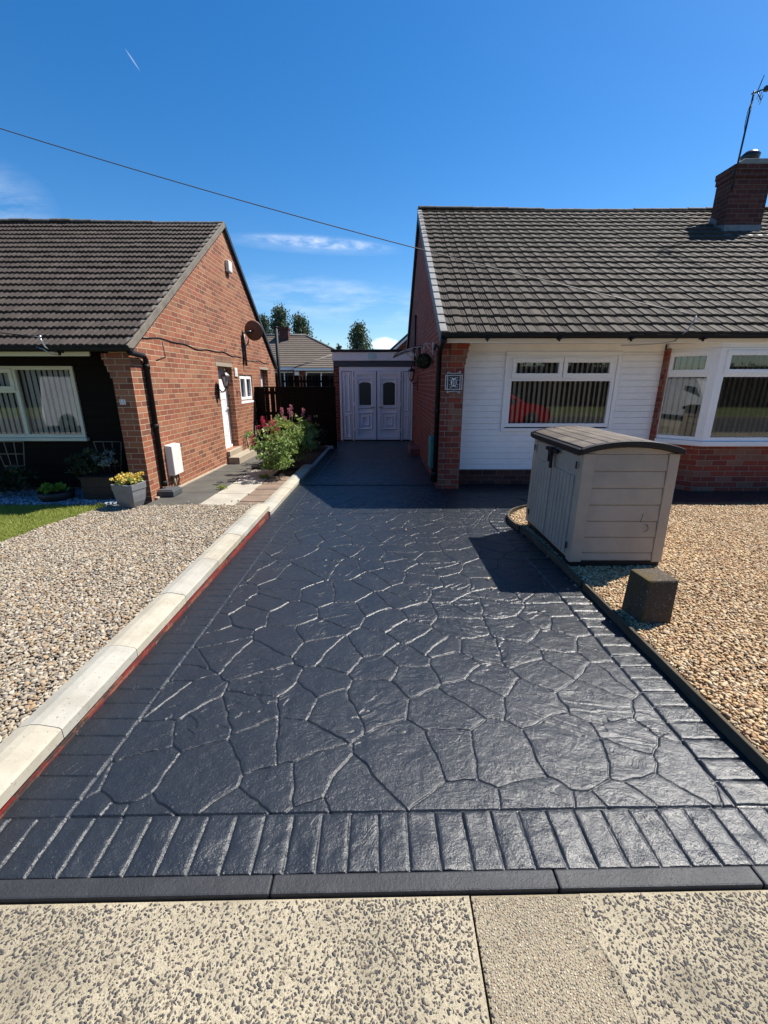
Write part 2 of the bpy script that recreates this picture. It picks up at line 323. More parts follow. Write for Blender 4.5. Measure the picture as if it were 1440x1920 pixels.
# ------------------------------------------------------------------ mesh builder
ORG = {}                                    # object -> world origin (plain dict, nothing stored on objects)
class MB:
    def __init__(s): s.v = []; s.f = []; s.m = []; s.sm = []
    def add(s, vs, fs, mi=0, smooth=False):
        o = len(s.v); s.v += [tuple(x) for x in vs]
        for f in fs: s.f.append([o + i for i in f]); s.m.append(mi); s.sm.append(smooth)
        return s
    def hexa(s, p, mi=0):                   # p: 4 bottom (ccw from above), 4 top
        return s.add(p, [(3, 2, 1, 0), (4, 5, 6, 7), (0, 1, 5, 4), (1, 2, 6, 5), (2, 3, 7, 6), (3, 0, 4, 7)], mi)
    def box(s, x0, x1, y0, y1, z0, z1, mi=0):
        x0, x1 = sorted((x0, x1)); y0, y1 = sorted((y0, y1)); z0, z1 = sorted((z0, z1))
        return s.hexa([(x0, y0, z0), (x1, y0, z0), (x1, y1, z0), (x0, y1, z0), (x0, y0, z1), (x1, y0, z1), (x1, y1, z1), (x0, y1, z1)], mi)
    def prism(s, poly, ax, a0, a1, mi=0, smooth=False):
        """polygon in the plane across axis ax ('x': (y,z), 'y': (x,z), 'z': (x,y)), extruded a0..a1"""
        def P(p, a): return {'x': (a, p[0], p[1]), 'y': (p[0], a, p[1]), 'z': (p[0], p[1], a)}[ax]
        n = len(poly); ar = sum(poly[i][0] * poly[(i + 1) % n][1] - poly[(i + 1) % n][0] * poly[i][1] for i in range(n))
        if (ar < 0) != (ax == 'y'): poly = poly[::-1]
        vs = [P(p, a0) for p in poly] + [P(p, a1) for p in poly]
        s.add(vs, [tuple(range(n))[::-1], tuple(range(n, 2 * n))], mi)
        o = len(s.v) - 2 * n
        for i in range(n):
            j = (i + 1) % n; s.f.append([o + i, o + j, o + n + j, o + n + i]); s.m.append(mi); s.sm.append(smooth)
        return s
    def tube(s, pts, r, n=8, mi=0, cap=True):
        pts = [Vector(p) for p in pts]; rs = r if isinstance(r, (list, tuple)) else [r] * len(pts)
        vs = []; up = Vector((0, 0, 1))
        t0 = (pts[1] - pts[0]).normalized(); a = t0.cross(up)
        if a.length < 1e-3: a = Vector((1, 0, 0))
        a.normalize()
        for i, p in enumerate(pts):
            t = (pts[min(i + 1, len(pts) - 1)] - pts[max(i - 1, 0)]).normalized()
            a = (a - t * a.dot(t)).normalized(); b = t.cross(a)
            for k in range(n):
                th = 2 * PI * k / n; vs.append(p + (a * math.cos(th) + b * math.sin(th)) * rs[i])
        fs = []
        for i in range(len(pts) - 1):
            for k in range(n):
                k2 = (k + 1) % n; fs.append((i * n + k, i * n + k2, (i + 1) * n + k2, (i + 1) * n + k))
        s.add(vs, fs, mi, True)
        if cap:
            o = len(s.v) - len(vs)
            s.f.append([o + k for k in range(n)][::-1]); s.m.append(mi); s.sm.append(False)
            s.f.append([o + (len(pts) - 1) * n + k for k in range(n)]); s.m.append(mi); s.sm.append(False)
        return s
    def lathe(s, prof, c=(0, 0, 0), n=20, mi=0, M=None, smooth=True):
        vs = []
        for r, z in prof:
            for k in range(n):
                th = 2 * PI * k / n; p = Vector((r * math.cos(th), r * math.sin(th), z))
                vs.append((M @ p if M else p) + Vector(c))
        fs = [(i * n + k, i * n + (k + 1) % n, (i + 1) * n + (k + 1) % n, (i + 1) * n + k) for i in range(len(prof) - 1) for k in range(n)]
        s.add(vs, fs, mi, smooth); o = len(s.v) - len(vs)
        s.f.append([o + k for k in range(n)][::-1]); s.m.append(mi); s.sm.append(False)
        s.f.append([o + (len(prof) - 1) * n + k for k in range(n)]); s.m.append(mi); s.sm.append(False)
        return s
    def ball(s, c, r, n=10, mi=0, sq=1):
        return s.lathe([(max(.001, r * math.sin(PI * i / n)), -r * sq * math.cos(PI * i / n)) for i in range(n + 1)], c, n + 4, mi)
    def build(s, name, mats, parent=None, bevel=0, origin=None):
        me = bpy.data.meshes.new(name)
        org = Vector(origin) if origin else (ORG[parent] if parent else Vector((0, 0, 0)))
        me.from_pydata([tuple(Vector(v) - org) for v in s.v], [], s.f)
        mats = mats if isinstance(mats, (list, tuple)) else [mats]
        for m in mats: me.materials.append(MATS[m])
        me.polygons.foreach_set('material_index', s.m); me.polygons.foreach_set('use_smooth', s.sm)
        uv = me.uv_layers.new(name='UVMap').data
        for p in me.polygons:
            nx, ny, nz = (abs(q) for q in p.normal)
            for li in p.loop_indices:
                w = s.v[me.loops[li].vertex_index]
                uv[li].uv = (w[1], w[2]) if nx >= ny and nx >= nz else (w[0], w[2]) if ny >= nz else (w[0], w[1])
        me.update()
        o = bpy.data.objects.new(name, me); C.objects.link(o)
        if parent: o.parent = parent; ORG[o] = org
        else: o.location = org; ORG[o] = org
        if bevel:
            bv = o.modifiers.new('bevel', 'BEVEL'); bv.width = bevel; bv.segments = 2; bv.limit_method = 'ANGLE'; bv.angle_limit = math.radians(35)
        return o
def tag(o, label=None, cat=None, group=None, kind=None):
    for k, v in (('label', label), ('category', cat), ('group', group), ('kind', kind)):
        if v: o[k] = v
    return o
def thing(name, loc, label, cat, group=None):
    o = bpy.data.objects.new(name, None); C.objects.link(o); o.location = loc; o.empty_display_size = .2; ORG[o] = Vector(loc)
    return tag(o, label, cat, group)
def raw_mesh(name, verts, faces, mat, parent=None, rnd=None, smooth=False, origin=None, uv=None):
    """numpy mesh: verts (n,3), faces (m,k)"""
    me = bpy.data.meshes.new(name); verts = np.asarray(verts, np.float32); faces = np.asarray(faces, np.int32)
    org = np.array(origin if origin is not None else (ORG[parent] if parent else (0, 0, 0)), np.float32)
    me.vertices.add(len(verts)); me.vertices.foreach_set('co', (verts - org).ravel())
    k = faces.shape[1]; m = len(faces)
    me.loops.add(m * k); me.loops.foreach_set('vertex_index', faces.ravel())
    me.polygons.add(m); me.polygons.foreach_set('loop_start', np.arange(0, m * k, k, dtype=np.int32))
    me.polygons.foreach_set('loop_total', np.full(m, k, np.int32))
    me.polygons.foreach_set('use_smooth', np.full(m, smooth, bool))
    me.update(calc_edges=True)
    for q in (mat if isinstance(mat, (list, tuple)) else [mat]): me.materials.append(MATS[q])
    if rnd is not None:
        a = me.attributes.new('rnd', 'FLOAT', 'FACE'); a.data.foreach_set('value', np.asarray(rnd, np.float32))
    o = bpy.data.objects.new(name, me); C.objects.link(o)
    if parent: o.parent = parent
    else: o.location = tuple(org)
    ORG[o] = Vector(org.tolist())
    return o
def gz(y): return -.01 * max(0.0, y - .9)

# ------------------------------------------------------------------ numpy noise
def _h(ix, iy, s):
    n = (ix.astype(np.int64) * 374761393 + iy.astype(np.int64) * 668265263 + s * 974711) & 0x7fffffff
    n = ((n ^ (n >> 13)) * 1274126177) & 0x7fffffff
    return ((n ^ (n >> 16)) & 0xffff) / 65535.0
def vnoise(x, y, s=0):
    ix, iy = np.floor(x), np.floor(y); fx, fy = x - ix, y - iy
    fx = fx * fx * (3 - 2 * fx); fy = fy * fy * (3 - 2 * fy)
    a, b, c, d = _h(ix, iy, s), _h(ix + 1, iy, s), _h(ix, iy + 1, s), _h(ix + 1, iy + 1, s)
    return (a * (1 - fx) + b * fx) * (1 - fy) + (c * (1 - fx) + d * fx) * fy
def fbm(x, y, s=0, o=4):
    t = 0; a = .5
    for i in range(o): t = t + a * vnoise(x, y, s + i * 17); x = x * 2.03 + 7.1; y = y * 2.03 + 3.7; a *= .5
    return t
def sstep(a, b, x): t = np.clip((x - a) / (b - a), 0, 1); return t * t * (3 - 2 * t)
# ------------------------------------------------------------------ setting: ground, road, pavement, driveway
def sheet(mb, x0, x1, y0, y1, top=0.0, th=.25, mi=0, n=1):
    """a slab lying on the gently falling plot"""
    for i in range(n):
        a, b = y0 + (y1 - y0) * i / n, y0 + (y1 - y0) * (i + 1) / n
        za, zb = gz(a) + top, gz(b) + top
        mb.hexa([(x0, a, za - th), (x1, a, za - th), (x1, b, zb - th), (x0, b, zb - th), (x0, a, za), (x1, a, za), (x1, b, zb), (x0, b, zb)], mi)
    return mb
m = MB(); m.add([(-1500, -1500, -.30), (1500, -1500, -.30), (1500, 1500, -.30), (-1500, 1500, -.30)], [(0, 1, 2, 3)])
tag(m.build('ground', 'ground'), kind='structure')
m = MB(); m.box(-60, 60, -8.2, -1.32, -.29, -.15); tag(m.build('road', 'asphalt'), kind='structure')
m = MB(); m.box(-60, 60, -1.32, -1.2, -.29, -.04); m.box(-60, 60, -8.35, -8.2, -.29, -.04)
tag(m.build('road_kerb', 'stone', bevel=.012), kind='structure')
m = MB(); m.box(-60, 60, -16, -8.35, -.29, -.06); tag(m.build('verge_ground', 'lawn_soil'), kind='structure')
# pavement of exposed aggregate bays, a greyer patched bay on the right of the joint
m = MB(); PZ = -.016; SK = .017
def bay(x0, x1, y0, y1, mi):
    y1 += .033 if y1 > .8 else 0
    k = SK if y1 > .8 else 0
    m.hexa([(x0, y0, -.28), (x1, y0, -.28), (x1, y1 + k * x1, -.28), (x0, y1 + k * x0, -.28), (x0, y0, PZ), (x1, y0, PZ), (x1, y1 + k * x1, PZ), (x0, y1 + k * x0, PZ)], mi)
jx = .262
for i in range(9): bay(jx - 1.83 * (i + 1) + .006, jx - 1.83 * i, -1.2, .878, 0)

rag = [(.585 + .035 * math.sin(i * 1.7) * (.4 + .6 * random.random()) + .03 * (i / 22), -1.2 + 2.12 * i / 22) for i in range(23)]; rag[-1] = (rag[-1][0], .911 + SK * rag[-1][0])
m.prism([(jx + .007, -1.2)] + rag + [(jx + .007, .911 + SK * jx)], 'z', -.28, PZ - .0015, 1)
m.prism([(2.09, -1.2), (2.09, .911 + SK * 2.09)] + rag[::-1], 'z', -.28, PZ, 0)

for i in range(8): bay(2.096 + 1.83 * i, 2.09 + 1.83 * (i + 1), -1.2, .878, 0)
m.box(-4, 4.5, -1.19, .93, -.285, PZ - .014, 2)
tag(m.build('pavement', ['aggregate_yellow', 'aggregate_grey', 'soil']), kind='structure')
RAG = rag
# painted edging kerbs between pavement and driveway
m = MB()
xs = [-1.62, -1.27, -.352, .545, 1.19, 2.05]
for a, b in zip(xs[:-1], xs[1:]):
    m.hexa([(a + .002, .916 + SK * a, -.28), (b - .002, .916 + SK * b, -.28), (b - .002, .974 + SK * b, -.28), (a + .002, .974 + SK * a, -.28), (a + .002, .916 + SK * a, 0), (b - .002, .916 + SK * b, 0), (b - .002, .974 + SK * b, -.002), (a + .002, .974 + SK * a, -.002)])
tag(m.build('driveway_kerb', 'kerb_paint', bevel=.006), kind='structure')

EDGE_CTRL = [(1.53, .80), (1.53, 1.6), (1.53, 2.9), (1.515, 3.6), (1.48, 4.2), (1.435, 4.55), (1.455, 4.80), (1.58, 5.06), (1.82, 5.24), (2.2, 5.315), (2.8, 5.34), (9.4, 5.36)]
def catmull(c, n=16):
    P = [Vector(q) for q in c]; P = [P[0] * 2 - P[1]] + P + [P[-1] * 2 - P[-2]]; out = []
    for i in range(1, len(P) - 2):
        a, b, cc, d = P[i - 1:i + 3]
        for k in range(n):
            t = k / n; out.append(.5 * ((2 * b) + (cc - a) * t + (2 * a - 5 * b + 4 * cc - d) * t * t + (3 * b - a - 3 * cc + d) * t ** 3))
    out.append(P[-2]); return out
EDGE = np.array([tuple(p) for p in catmull(EDGE_CTRL)])
ES = np.concatenate([[0], np.cumsum(np.hypot(*np.diff(EDGE, axis=0).T))])
# resample evenly
_s = np.arange(0, ES[-1], .02); EDX = np.stack([np.interp(_s, ES, EDGE[:, 0]), np.interp(_s, ES, EDGE[:, 1])], 1)
_t = np.gradient(EDX, axis=0); _t /= np.linalg.norm(_t, axis=1)[:, None]; EDN = np.stack([-_t[:, 1], _t[:, 0]], 1)     # towards the driveway
def edge_dist(x, y):
    d = np.full(x.shape, 9.0); s = np.zeros(x.shape)
    idx = np.where((x > .95) & ((y < 6.0)))[0]
    for c in range(0, len(idx), 20000):
        ii = idx[c:c + 20000]; dx = x[ii, None] - EDX[None, :, 0]; dy = y[ii, None] - EDX[None, :, 1]
        j = np.argmin(dx * dx + dy * dy, 1); k = np.arange(len(ii))
        d[ii] = dx[k, j] * EDN[j, 0] + dy[k, j] * EDN[j, 1]
        s[ii] = _s[j] + dx[k, j] * _t[j, 0] + dy[k, j] * _t[j, 1]
    return d, s
# crazy-paving cells
SP = .208
sx, sy = [], []
for j in range(-2, 66):
    for i in range(-8, 50):
        sx.append(-1.2 + (i + .5 * (j % 2)) * SP * 1.18); sy.append(1.0 + j * SP * .92)
SEED = np.stack([sx, sy], 1) + RNG.uniform(-.5, .5, (len(sx), 2)) * SP * .95
SEED = SEED[RNG.random(len(SEED)) > .17]
SEED_A = RNG.uniform(-.6, .9, len(SEED)); SEED_T = RNG.uniform(-1, 1, (len(SEED), 2))
def drive_height(x, y):
    h = np.zeros(x.shape)
    wx = x + (fbm(x * 5, y * 5, 3, 3) - .45) * .07 + (fbm(x * 22, y * 22, 5, 2) - .4) * .014
    wy = y + (fbm(x * 5, y * 5, 43, 3) - .45) * .075 + (fbm(x * 22, y * 22, 55, 2) - .4) * .014
    ed = np.zeros(x.shape); ang = np.zeros(x.shape); tl = np.zeros(x.shape); cid = np.zeros(x.shape)
    order = np.argsort(y, kind='stable')
    for c in range(0, len(x), 12000):
        ii = order[c:c + 12000]
        y0, y1 = wy[ii].min(), wy[ii].max(); x0, x1 = wx[ii].min(), wx[ii].max()
        ks = np.where((SEED[:, 1] > y0 - .8) & (SEED[:, 1] < y1 + .8) & (SEED[:, 0] > x0 - .8) & (SEED[:, 0] < x1 + .8))[0]
        S = SEED[ks]; D = (wx[ii, None] - S[None, :, 0]) ** 2 + (wy[ii, None] - S[None, :, 1]) ** 2
        a = np.argpartition(D, 2, axis=1)[:, :3]; r = np.arange(len(ii))
        dd = np.take_along_axis(D, a, 1); o = np.argsort(dd, 1); a = np.take_along_axis(a, o, 1); dd = np.take_along_axis(dd, o, 1)
        e = 9.0
        for q in (1, 2):
            L = np.hypot(S[a[:, 0], 0] - S[a[:, q], 0], S[a[:, 0], 1] - S[a[:, q], 1]); e = np.minimum(e, (dd[:, q] - dd[:, 0]) / (2 * L))
        ed[ii] = e; k0 = ks[a[:, 0]]; ang[ii] = SEED_A[k0]; cid[ii] = k0
        tl[ii] = SEED_T[k0, 0] * (wx[ii] - SEED[k0, 0]) + SEED_T[k0, 1] * (wy[ii] - SEED[k0, 1])
    # riven slate texture: terraces running in a direction of their own on each stone
    u = x * np.cos(ang) + y * np.sin(ang); v = -x * np.sin(ang) + y * np.cos(ang)
    n = fbm(u * 2.2 + cid * 3.7, v * 7.5 + cid * 1.3, 91, 4)
    k = n * 6.5; fr = k - np.floor(k); terr = (np.floor(k) + sstep(.955, 1.0, fr)) / 6.5
    msk = sstep(.42, .56, fbm(x * 3.1, y * 3.1, 131, 3))
    rough = fbm(x * 28, y * 28, 151, 3)
    riven = (terr - k / 6.5) * .026 * msk + n * .003 + rough * .0034
    cell = sstep(.0008, .0048, ed) * .0078 + sstep(.004, .022, ed) * .0008 + riven + tl * .005
    # border bricks at the front, slabs along the wall, bricks along the edging
    de, se = edge_dist(x, y)
    P = .1025
    def bricks(a, b, la, lb, sd, slope=.0):
        """a: along the row, b: 0..1 across"""
        i = np.floor(a / P); f = a / P - i; dj = np.minimum(f, 1 - f) * P; db = np.minimum(b, lb - b)
        rr = _h(i, i * 0 + sd, 5) - .5; r2 = _h(i, i * 0 + sd, 9) - .5
        e = np.minimum(dj, db) + (fbm(x * 40, y * 40, 201, 2) - .35) * .003
        nn = fbm(a * 9 + i * 5.1, b * 9 + i * 2.3, 211 + sd, 3)
        return sstep(.0008, .0052, e) * .0085 + sstep(.004, .018, e) * .0016 + rr * (f - .5) * .007 + r2 * b * .016 + nn * .012 + rough * .0035
    out = cell
    yk = y - SK * x; fb = (yk < 1.182)
    out = np.where(fb, bricks(x + .018 + (y - 1) * .02, yk - .976, 0, .206, 1) - .003, out)
    lb_ = (x < -1.15) & ~fb
    lin = np.where(lb_, bricks(y, x + 1.40, 0, .246, 2) * .55 + .004, out); out = lin
    rb = (de < .215) & (de > -.02) & ~fb
    out = np.where(rb, bricks(se, de + .004, 0, .215, 3) - .002, out)
    # groove lines where fields meet
    out -= np.where(~fb & ~lb_ & ~rb, (1 - sstep(.001, .009, np.minimum(np.minimum(yk - 1.182, x + 1.15), np.abs(de - .215)))) * .008, 0)
    z = out - .022 - .01 * np.maximum(0, y - .9)
    z = np.where(de < -.012, z - .09, z); z = np.where(yk < .978, z - .03, z)
    return z
def drive_grid(xs, ys):
    X, Y = np.meshgrid(xs, ys); Z = drive_height(X.ravel(), Y.ravel())
    nx, ny = len(xs), len(ys); i = np.arange(nx * ny).reshape(ny, nx)
    F = np.stack([i[:-1, :-1], i[:-1, 1:], i[1:, 1:], i[1:, :-1]], -1).reshape(-1, 4)
    return np.stack([X.ravel(), Y.ravel(), Z], 1), F
ys = [.925]
while ys[-1] < 12.5: ys.append(ys[-1] + .0019 * ys[-1])
v1, f1 = drive_grid(np.linspace(-1.40, 1.56, 700), np.array(ys))
v2, f2 = drive_grid(np.linspace(1.56, 9.4, 400), np.linspace(5.05, 6.85, 120))
o = raw_mesh('driveway', np.concatenate([v1, v2]), np.concatenate([f1, f2 + len(v1)]), 'drive_paint', smooth=True)
tag(o, kind='structure')
# path beside the left gable: dark slabs, pale slabs, pinkish pavers
m = MB()
for i in range(7):
    a = 5.34 + i * .80; sheet(m, -3.15, -2.46, a + .006, a + .794, -.004 + random.uniform(-.004, .004), .2, 0)
for i, (a, b) in enumerate(((5.34, 6.02), (6.03, 6.70), (6.71, 7.36), (7.37, 8.0))):
    sheet(m, -2.445, -1.98 + .02 * (i % 2), a + .006, b - .006, .002 + random.uniform(-.006, .006), .2, 1)
for i in range(16):
    a = 5.34 + i * .122; sheet(m, -1.965, -1.60, a + .005, a + .117, .0 + random.uniform(-.006, .006), .2, 2)
sheet(m, -3.22, -1.45, 5.34, 11.6, -.03, .2, 3)
tag(m.build('path', ['slab_dark', 'slab_pale', 'paver_pink', 'soil'], bevel=.006), kind='structure')
m = MB(); sheet(m, -2.5, -1.44, 7.95, 11.0, .03, .2); tag(m.build('flower_bed', 'soil'), kind='structure')
m = MB(); sheet(m, -3.22, -3.155, 5.75, 10.9, .012, .2); tag(m.build('path_edge', 'stone', bevel=.01), kind='structure')

# ------------------------------------------------------------------ gravel, chips, grass (stuff nobody could count)
import bmesh
def stone_set(name, mat, n=5, flat=.55, thin=1.0):
    col = bpy.data.collections.new(name)
    for i in range(n):
        bm = bmesh.new(); bmesh.ops.create_icosphere(bm, subdivisions=2, radius=1)
        s = Vector((random.uniform(.8, 1.25), random.uniform(.65, .95) * thin * (1 if thin == 1 else random.uniform(.8, 1.4)), random.uniform(flat * .75, flat * 1.2)))
        cuts = [(Vector((random.gauss(0, 1), random.gauss(0, 1), random.gauss(0, 1))).normalized(), random.uniform(.55, .85)) for _ in range(7)]
        for v in bm.verts:
            for nrm, d in cuts:
                k = v.co.dot(nrm)
                if k > d: v.co -= nrm * (k - d) * .9
            v.co = Vector((v.co.x * s.x, v.co.y * s.y, v.co.z * s.z))
        me = bpy.data.meshes.new('pebble'); bm.to_mesh(me); bm.free()
        for p in me.polygons: p.use_smooth = True
        me.materials.append(MATS[mat]); col.objects.link(bpy.data.objects.new('pebble', me))
    return col
def scatter(name, pts, col, smin, smax, tilt=.5, bedmesh=None, bedmat=None):
    """one object: bed mesh plus stones placed on its own loose points"""
    me = bpy.data.meshes.new(name); me.vertices.add(len(pts)); me.vertices.foreach_set('co', np.asarray(pts, np.float32).ravel()); me.update()
    o = bpy.data.objects.new(name, me); C.objects.link(o)
    g = bpy.data.node_groups.new(name, 'GeometryNodeTree')
    g.interface.new_socket('Geometry', in_out='INPUT', socket_type='NodeSocketGeometry'); g.interface.new_socket('Geometry', in_out='OUTPUT', socket_type='NodeSocketGeometry')
    N = g.nodes.new; L = g.links.new
    gi, go = N('NodeGroupInput'), N('NodeGroupOutput')
    iop = N('GeometryNodeInstanceOnPoints'); ci = N('GeometryNodeCollectionInfo'); ci.inputs['Collection'].default_value = col
    ci.inputs['Separate Children'].default_value = True; ci.inputs['Reset Children'].default_value = True
    L(gi.outputs[0], iop.inputs['Points']); L(ci.outputs[0], iop.inputs['Instance']); iop.inputs['Pick Instance'].default_value = True
    rv = N('FunctionNodeRandomValue'); rv.data_type = 'FLOAT_VECTOR'; rv.inputs[0].default_value = (-tilt, -tilt, 0); rv.inputs[1].default_value = (tilt, tilt, 2 * PI)
    rs = N('FunctionNodeRandomValue'); rs.data_type = 'FLOAT'; rs.inputs[2].default_value = smin; rs.inputs[3].default_value = smax
    L(rv.outputs[0], iop.inputs['Rotation']); L(rs.outputs[1], iop.inputs['Scale'])
    L(iop.outputs[0], go.inputs[0])
    md = o.modifiers.new('scatter', 'NODES'); md.node_group = g
    return tag(o, kind='stuff')
def inside(poly, x, y):
    c = np.zeros(x.shape, bool); j = len(poly) - 1
    for i in range(len(poly)):
        xi, yi = poly[i]; xj, yj = poly[j]
        t = ((yi > y) != (yj > y)) & (x < (xj - xi) * (y - yi) / (yj - yi + 1e-12) + xi); c ^= t; j = i
    return c
def jitter(poly, step, layers):
    P = np.array(poly); out = []
    for z in layers:
        X, Y = np.meshgrid(np.arange(P[:, 0].min(), P[:, 0].max(), step), np.arange(P[:, 1].min(), P[:, 1].max(), step))
        X = X.ravel() + RNG.uniform(-.5, .5, X.size) * step; Y = Y.ravel() + RNG.uniform(-.5, .5, Y.size) * step
        k = inside(poly, X, Y); X, Y = X[k], Y[k]
        und = (fbm(X * 1.7, Y * 1.7, 301, 3) - .45) * .035
        out.append(np.stack([X, Y, z + und - .01 * np.maximum(0, Y - .9) + RNG.uniform(-.004, .004, len(X))], 1))
    return np.concatenate(out)
GL = [(-3.80, .93), (-3.80, 2.5), (-3.79, 3.9), (-3.74, 4.5), (-3.66, 5.0), (-3.58, 5.27), (-3.25, 5.31), (-1.58, 5.31), (-1.58, .95)]
GR = [(1.555, .93)] + [(float(p[0]) + .03 * (-n[0] > .3) + .012, float(p[1]) - .028 * (n[1] > .5)) for p, n in list(zip(EDX, EDN))[8::6] if p[0] < 6.2] + [(6.2, 5.32), (6.2, .93)]
STRAY_L = np.stack([RNG.uniform(-3.0, -1.62, 90), 5.31 + RNG.exponential(.07, 90), RNG.uniform(-.035, -.03, 90)], 1)
STRAY_R = np.concatenate([np.stack([1.515 - RNG.exponential(.035, 26), RNG.uniform(1.1, 4.3, 26), RNG.uniform(-.03, -.03, 26)], 1), np.stack([RNG.uniform(.2, 1.5, 5), RNG.uniform(1.5, 4.5, 5), np.full(5, -.022)], 1)])
m = MB(); m.prism(GL, 'z', -.26, -.01); o = m.build('gravel_ground', 'gravel_bed')
me = o.data
for v in me.vertices: v.co.z += gz(v.co.y)
tag(o, kind='structure')
m = MB(); m.prism(GR, 'z', -.26, -.012); o = m.build('gravel_bed_ground', 'gravel_bed')
for v in o.data.vertices: v.co.z += gz(v.co.y)
tag(o, kind='structure')
scatter('gravel', np.concatenate([jitter(GL, .0155, (.006, .020)), STRAY_L]), stone_set('cream_stones', 'pebble_cream', 7), .0050, .0170)
scatter('gravel', np.concatenate([jitter(GR, .0155, (.014, .030)), STRAY_R]), stone_set('gold_stones', 'pebble_gold', 7), .0050, .0165)
scatter('slate_chips', jitter([(-5.6, 5.36), (-4.1, 5.38), (-3.55, 5.40), (-3.55, 6.2), (-5.6, 6.2)], .03, (.0, .02)), stone_set('slate_stones', 'chip_blue', 4, .35), .012, .028, .8)
def pave_pts(x0, x1, y0, y1, step, dz, keep):
    X, Y = np.meshgrid(np.arange(x0, x1, step), np.arange(y0, y1, step)); X = X.ravel() + RNG.uniform(-.5, .5, X.size) * step; Y = Y.ravel() + RNG.uniform(-.5, .5, Y.size) * step
    rx = np.interp(Y, [q[1] for q in RAG], [q[0] for q in RAG]); patch = (X > jx + .012) & (X < rx + RNG.normal(0, .012, X.size)); k = (Y < .905 + SK * X) & (np.abs(X - jx) > .007) & (patch if keep == 'patch' else ~patch)
    if keep != 'patch': k &= fbm(X * 3.3, Y * 3.3, 77, 4) * 1.3 + .22 > RNG.random(X.size)
    return np.stack([X[k], Y[k], np.full(k.sum(), PZ + dz)], 1)
scatter('embedded_stones', pave_pts(-2.6, 3.4, -.1, .95, .0078, -.0003, 'field'), stone_set('dark_stones', 'pebble_dark', 8, .45, .72), .0014, .0072, .3)
scatter('embedded_stones', pave_pts(.2, .75, -.35, .95, .0062, -.0006, 'patch'), stone_set('mixed_stones', 'pebble_mixed', 6, .4), .0012, .0040, .3)
m = MB(); sheet(m, -9.2, -3.46, 5.34, 6.3, -.012, .2); tag(m.build('border_ground', 'soil'), kind='structure')
LW = [(-9, .93), (-3.82, .93), (-3.82, 2.5), (-3.81, 3.9), (-3.76, 4.5), (-3.68, 5.0), (-3.60, 5.28), (-4.0, 5.32), (-9, 5.33)]
m = MB(); m.prism(LW, 'z', -.26, 0.0); o = m.build('lawn', 'lawn_soil')
for v in o.data.vertices: v.co.z += gz(v.co.y)
tag(o, kind='structure')
gc = bpy.data.collections.new('grass_tufts')
for i in range(5):
    vs, fs = [], []
    for k in range(7):
        a = random.uniform(0, 2 * PI); r = random.uniform(0, .012); x, y = r * math.cos(a), r * math.sin(a)
        h = random.uniform(.018, .042); lx, ly = random.uniform(-.02, .02), random.uniform(-.02, .02); b = random.uniform(0, PI); w = .0016
        o0 = len(vs); vs += [(x - w * math.cos(b), y - w * math.sin(b), 0), (x + w * math.cos(b), y + w * math.sin(b), 0),
                             (x + lx * .4 + w * .7 * math.cos(b), y + ly * .4 + w * .7 * math.sin(b), h * .6), (x + lx * .4 - w * .7 * math.cos(b), y + ly * .4 - w * .7 * math.sin(b), h * .6), (x + lx, y + ly, h)]
        fs += [(o0, o0 + 1, o0 + 2, o0 + 3), (o0 + 3, o0 + 2, o0 + 4)]
    me = bpy.data.meshes.new('tuft'); me.from_pydata(vs, [], fs); me.materials.append(MATS['grass_blade'])
    at = me.attributes.new('rnd', 'FLOAT', 'FACE'); at.data.foreach_set('value', [random.random() for _ in fs])
    gc.objects.link(bpy.data.objects.new('tuft', me))
GV = [(-6.4, 3.2), (-3.815, 3.2), (-3.80, 3.9), (-3.75, 4.5), (-3.66, 5.0), (-3.57, 5.29), (-4.0, 5.33), (-6.4, 5.34)]
scatter('grass', jitter(GV, .017, (-.004,)), gc, .7, 1.35, .15)
# ------------------------------------------------------------------ boundary wall with copings
def coping_slab(y0, y1, zt, x_in=-1.378, x_out=-1.575, th=.058):
    mb = MB(); zc = .014; n = 1; xm = (x_in + x_out) / 2 - .01
    prof = [(x_in, zt - th), (x_in, zt - .012), (x_in - .010, zt - .002), (xm + .02, zt + zc), (xm - .02, zt + zc), (x_out + .010, zt - .002), (x_out, zt - .012), (x_out, zt - th)]
    a, b = y0 + .002, y1 - .002
    rise = lambda y: .0105 * (y - 1.2) if y < 4.96 and zt > .08 else 0
    vs = [(p, a, q + gz(a) + rise(a)) for p, q in prof] + [(p, b, q + gz(b) + rise(b)) for p, q in prof]; k = len(prof)
    fs = [tuple(range(k)), tuple(range(2 * k - 1, k - 1, -1))] + [(i, k + i, k + (i + 1) % k, (i + 1) % k) for i in range(k)]
    mb.add(vs, fs); return mb
w = thing('garden_wall', (-1.45, 4.0, 0), 'low red painted brick wall capped with weathered pale coping slabs beside the driveway', 'wall')
for a, b, t, nm in ((.945, 4.90, .0335, 1), (4.90, 8.15, -.0095, 2), (8.15, 12.4, -.045, 3)):
    m = MB(); m.hexa([(-1.55, a, -.28), (-1.388, a, -.28), (-1.388, b, -.28), (-1.55, b, -.28), (-1.55, a, t + gz(a)), (-1.388, a, t + gz(a)), (-1.388, b, t + gz(b) + (.0385 if nm == 1 else 0)), (-1.55, b, t + gz(b) + (.0385 if nm == 1 else 0))])
    m.build('brickwork', 'brick_painted', w)
js = [.925, 1.475, 2.05, 2.665, 3.27, 3.87, 4.47, 4.93]
for i, (a, b) in enumerate(zip(js[:-1], js[1:])): coping_slab(a, b, .094 + random.uniform(-.002, .002)).build('coping_slab', 'coping' if i % 2 == 0 else 'coping_pale', w)
js = [4.945, 5.55, 6.16, 6.77, 7.38, 8.17]
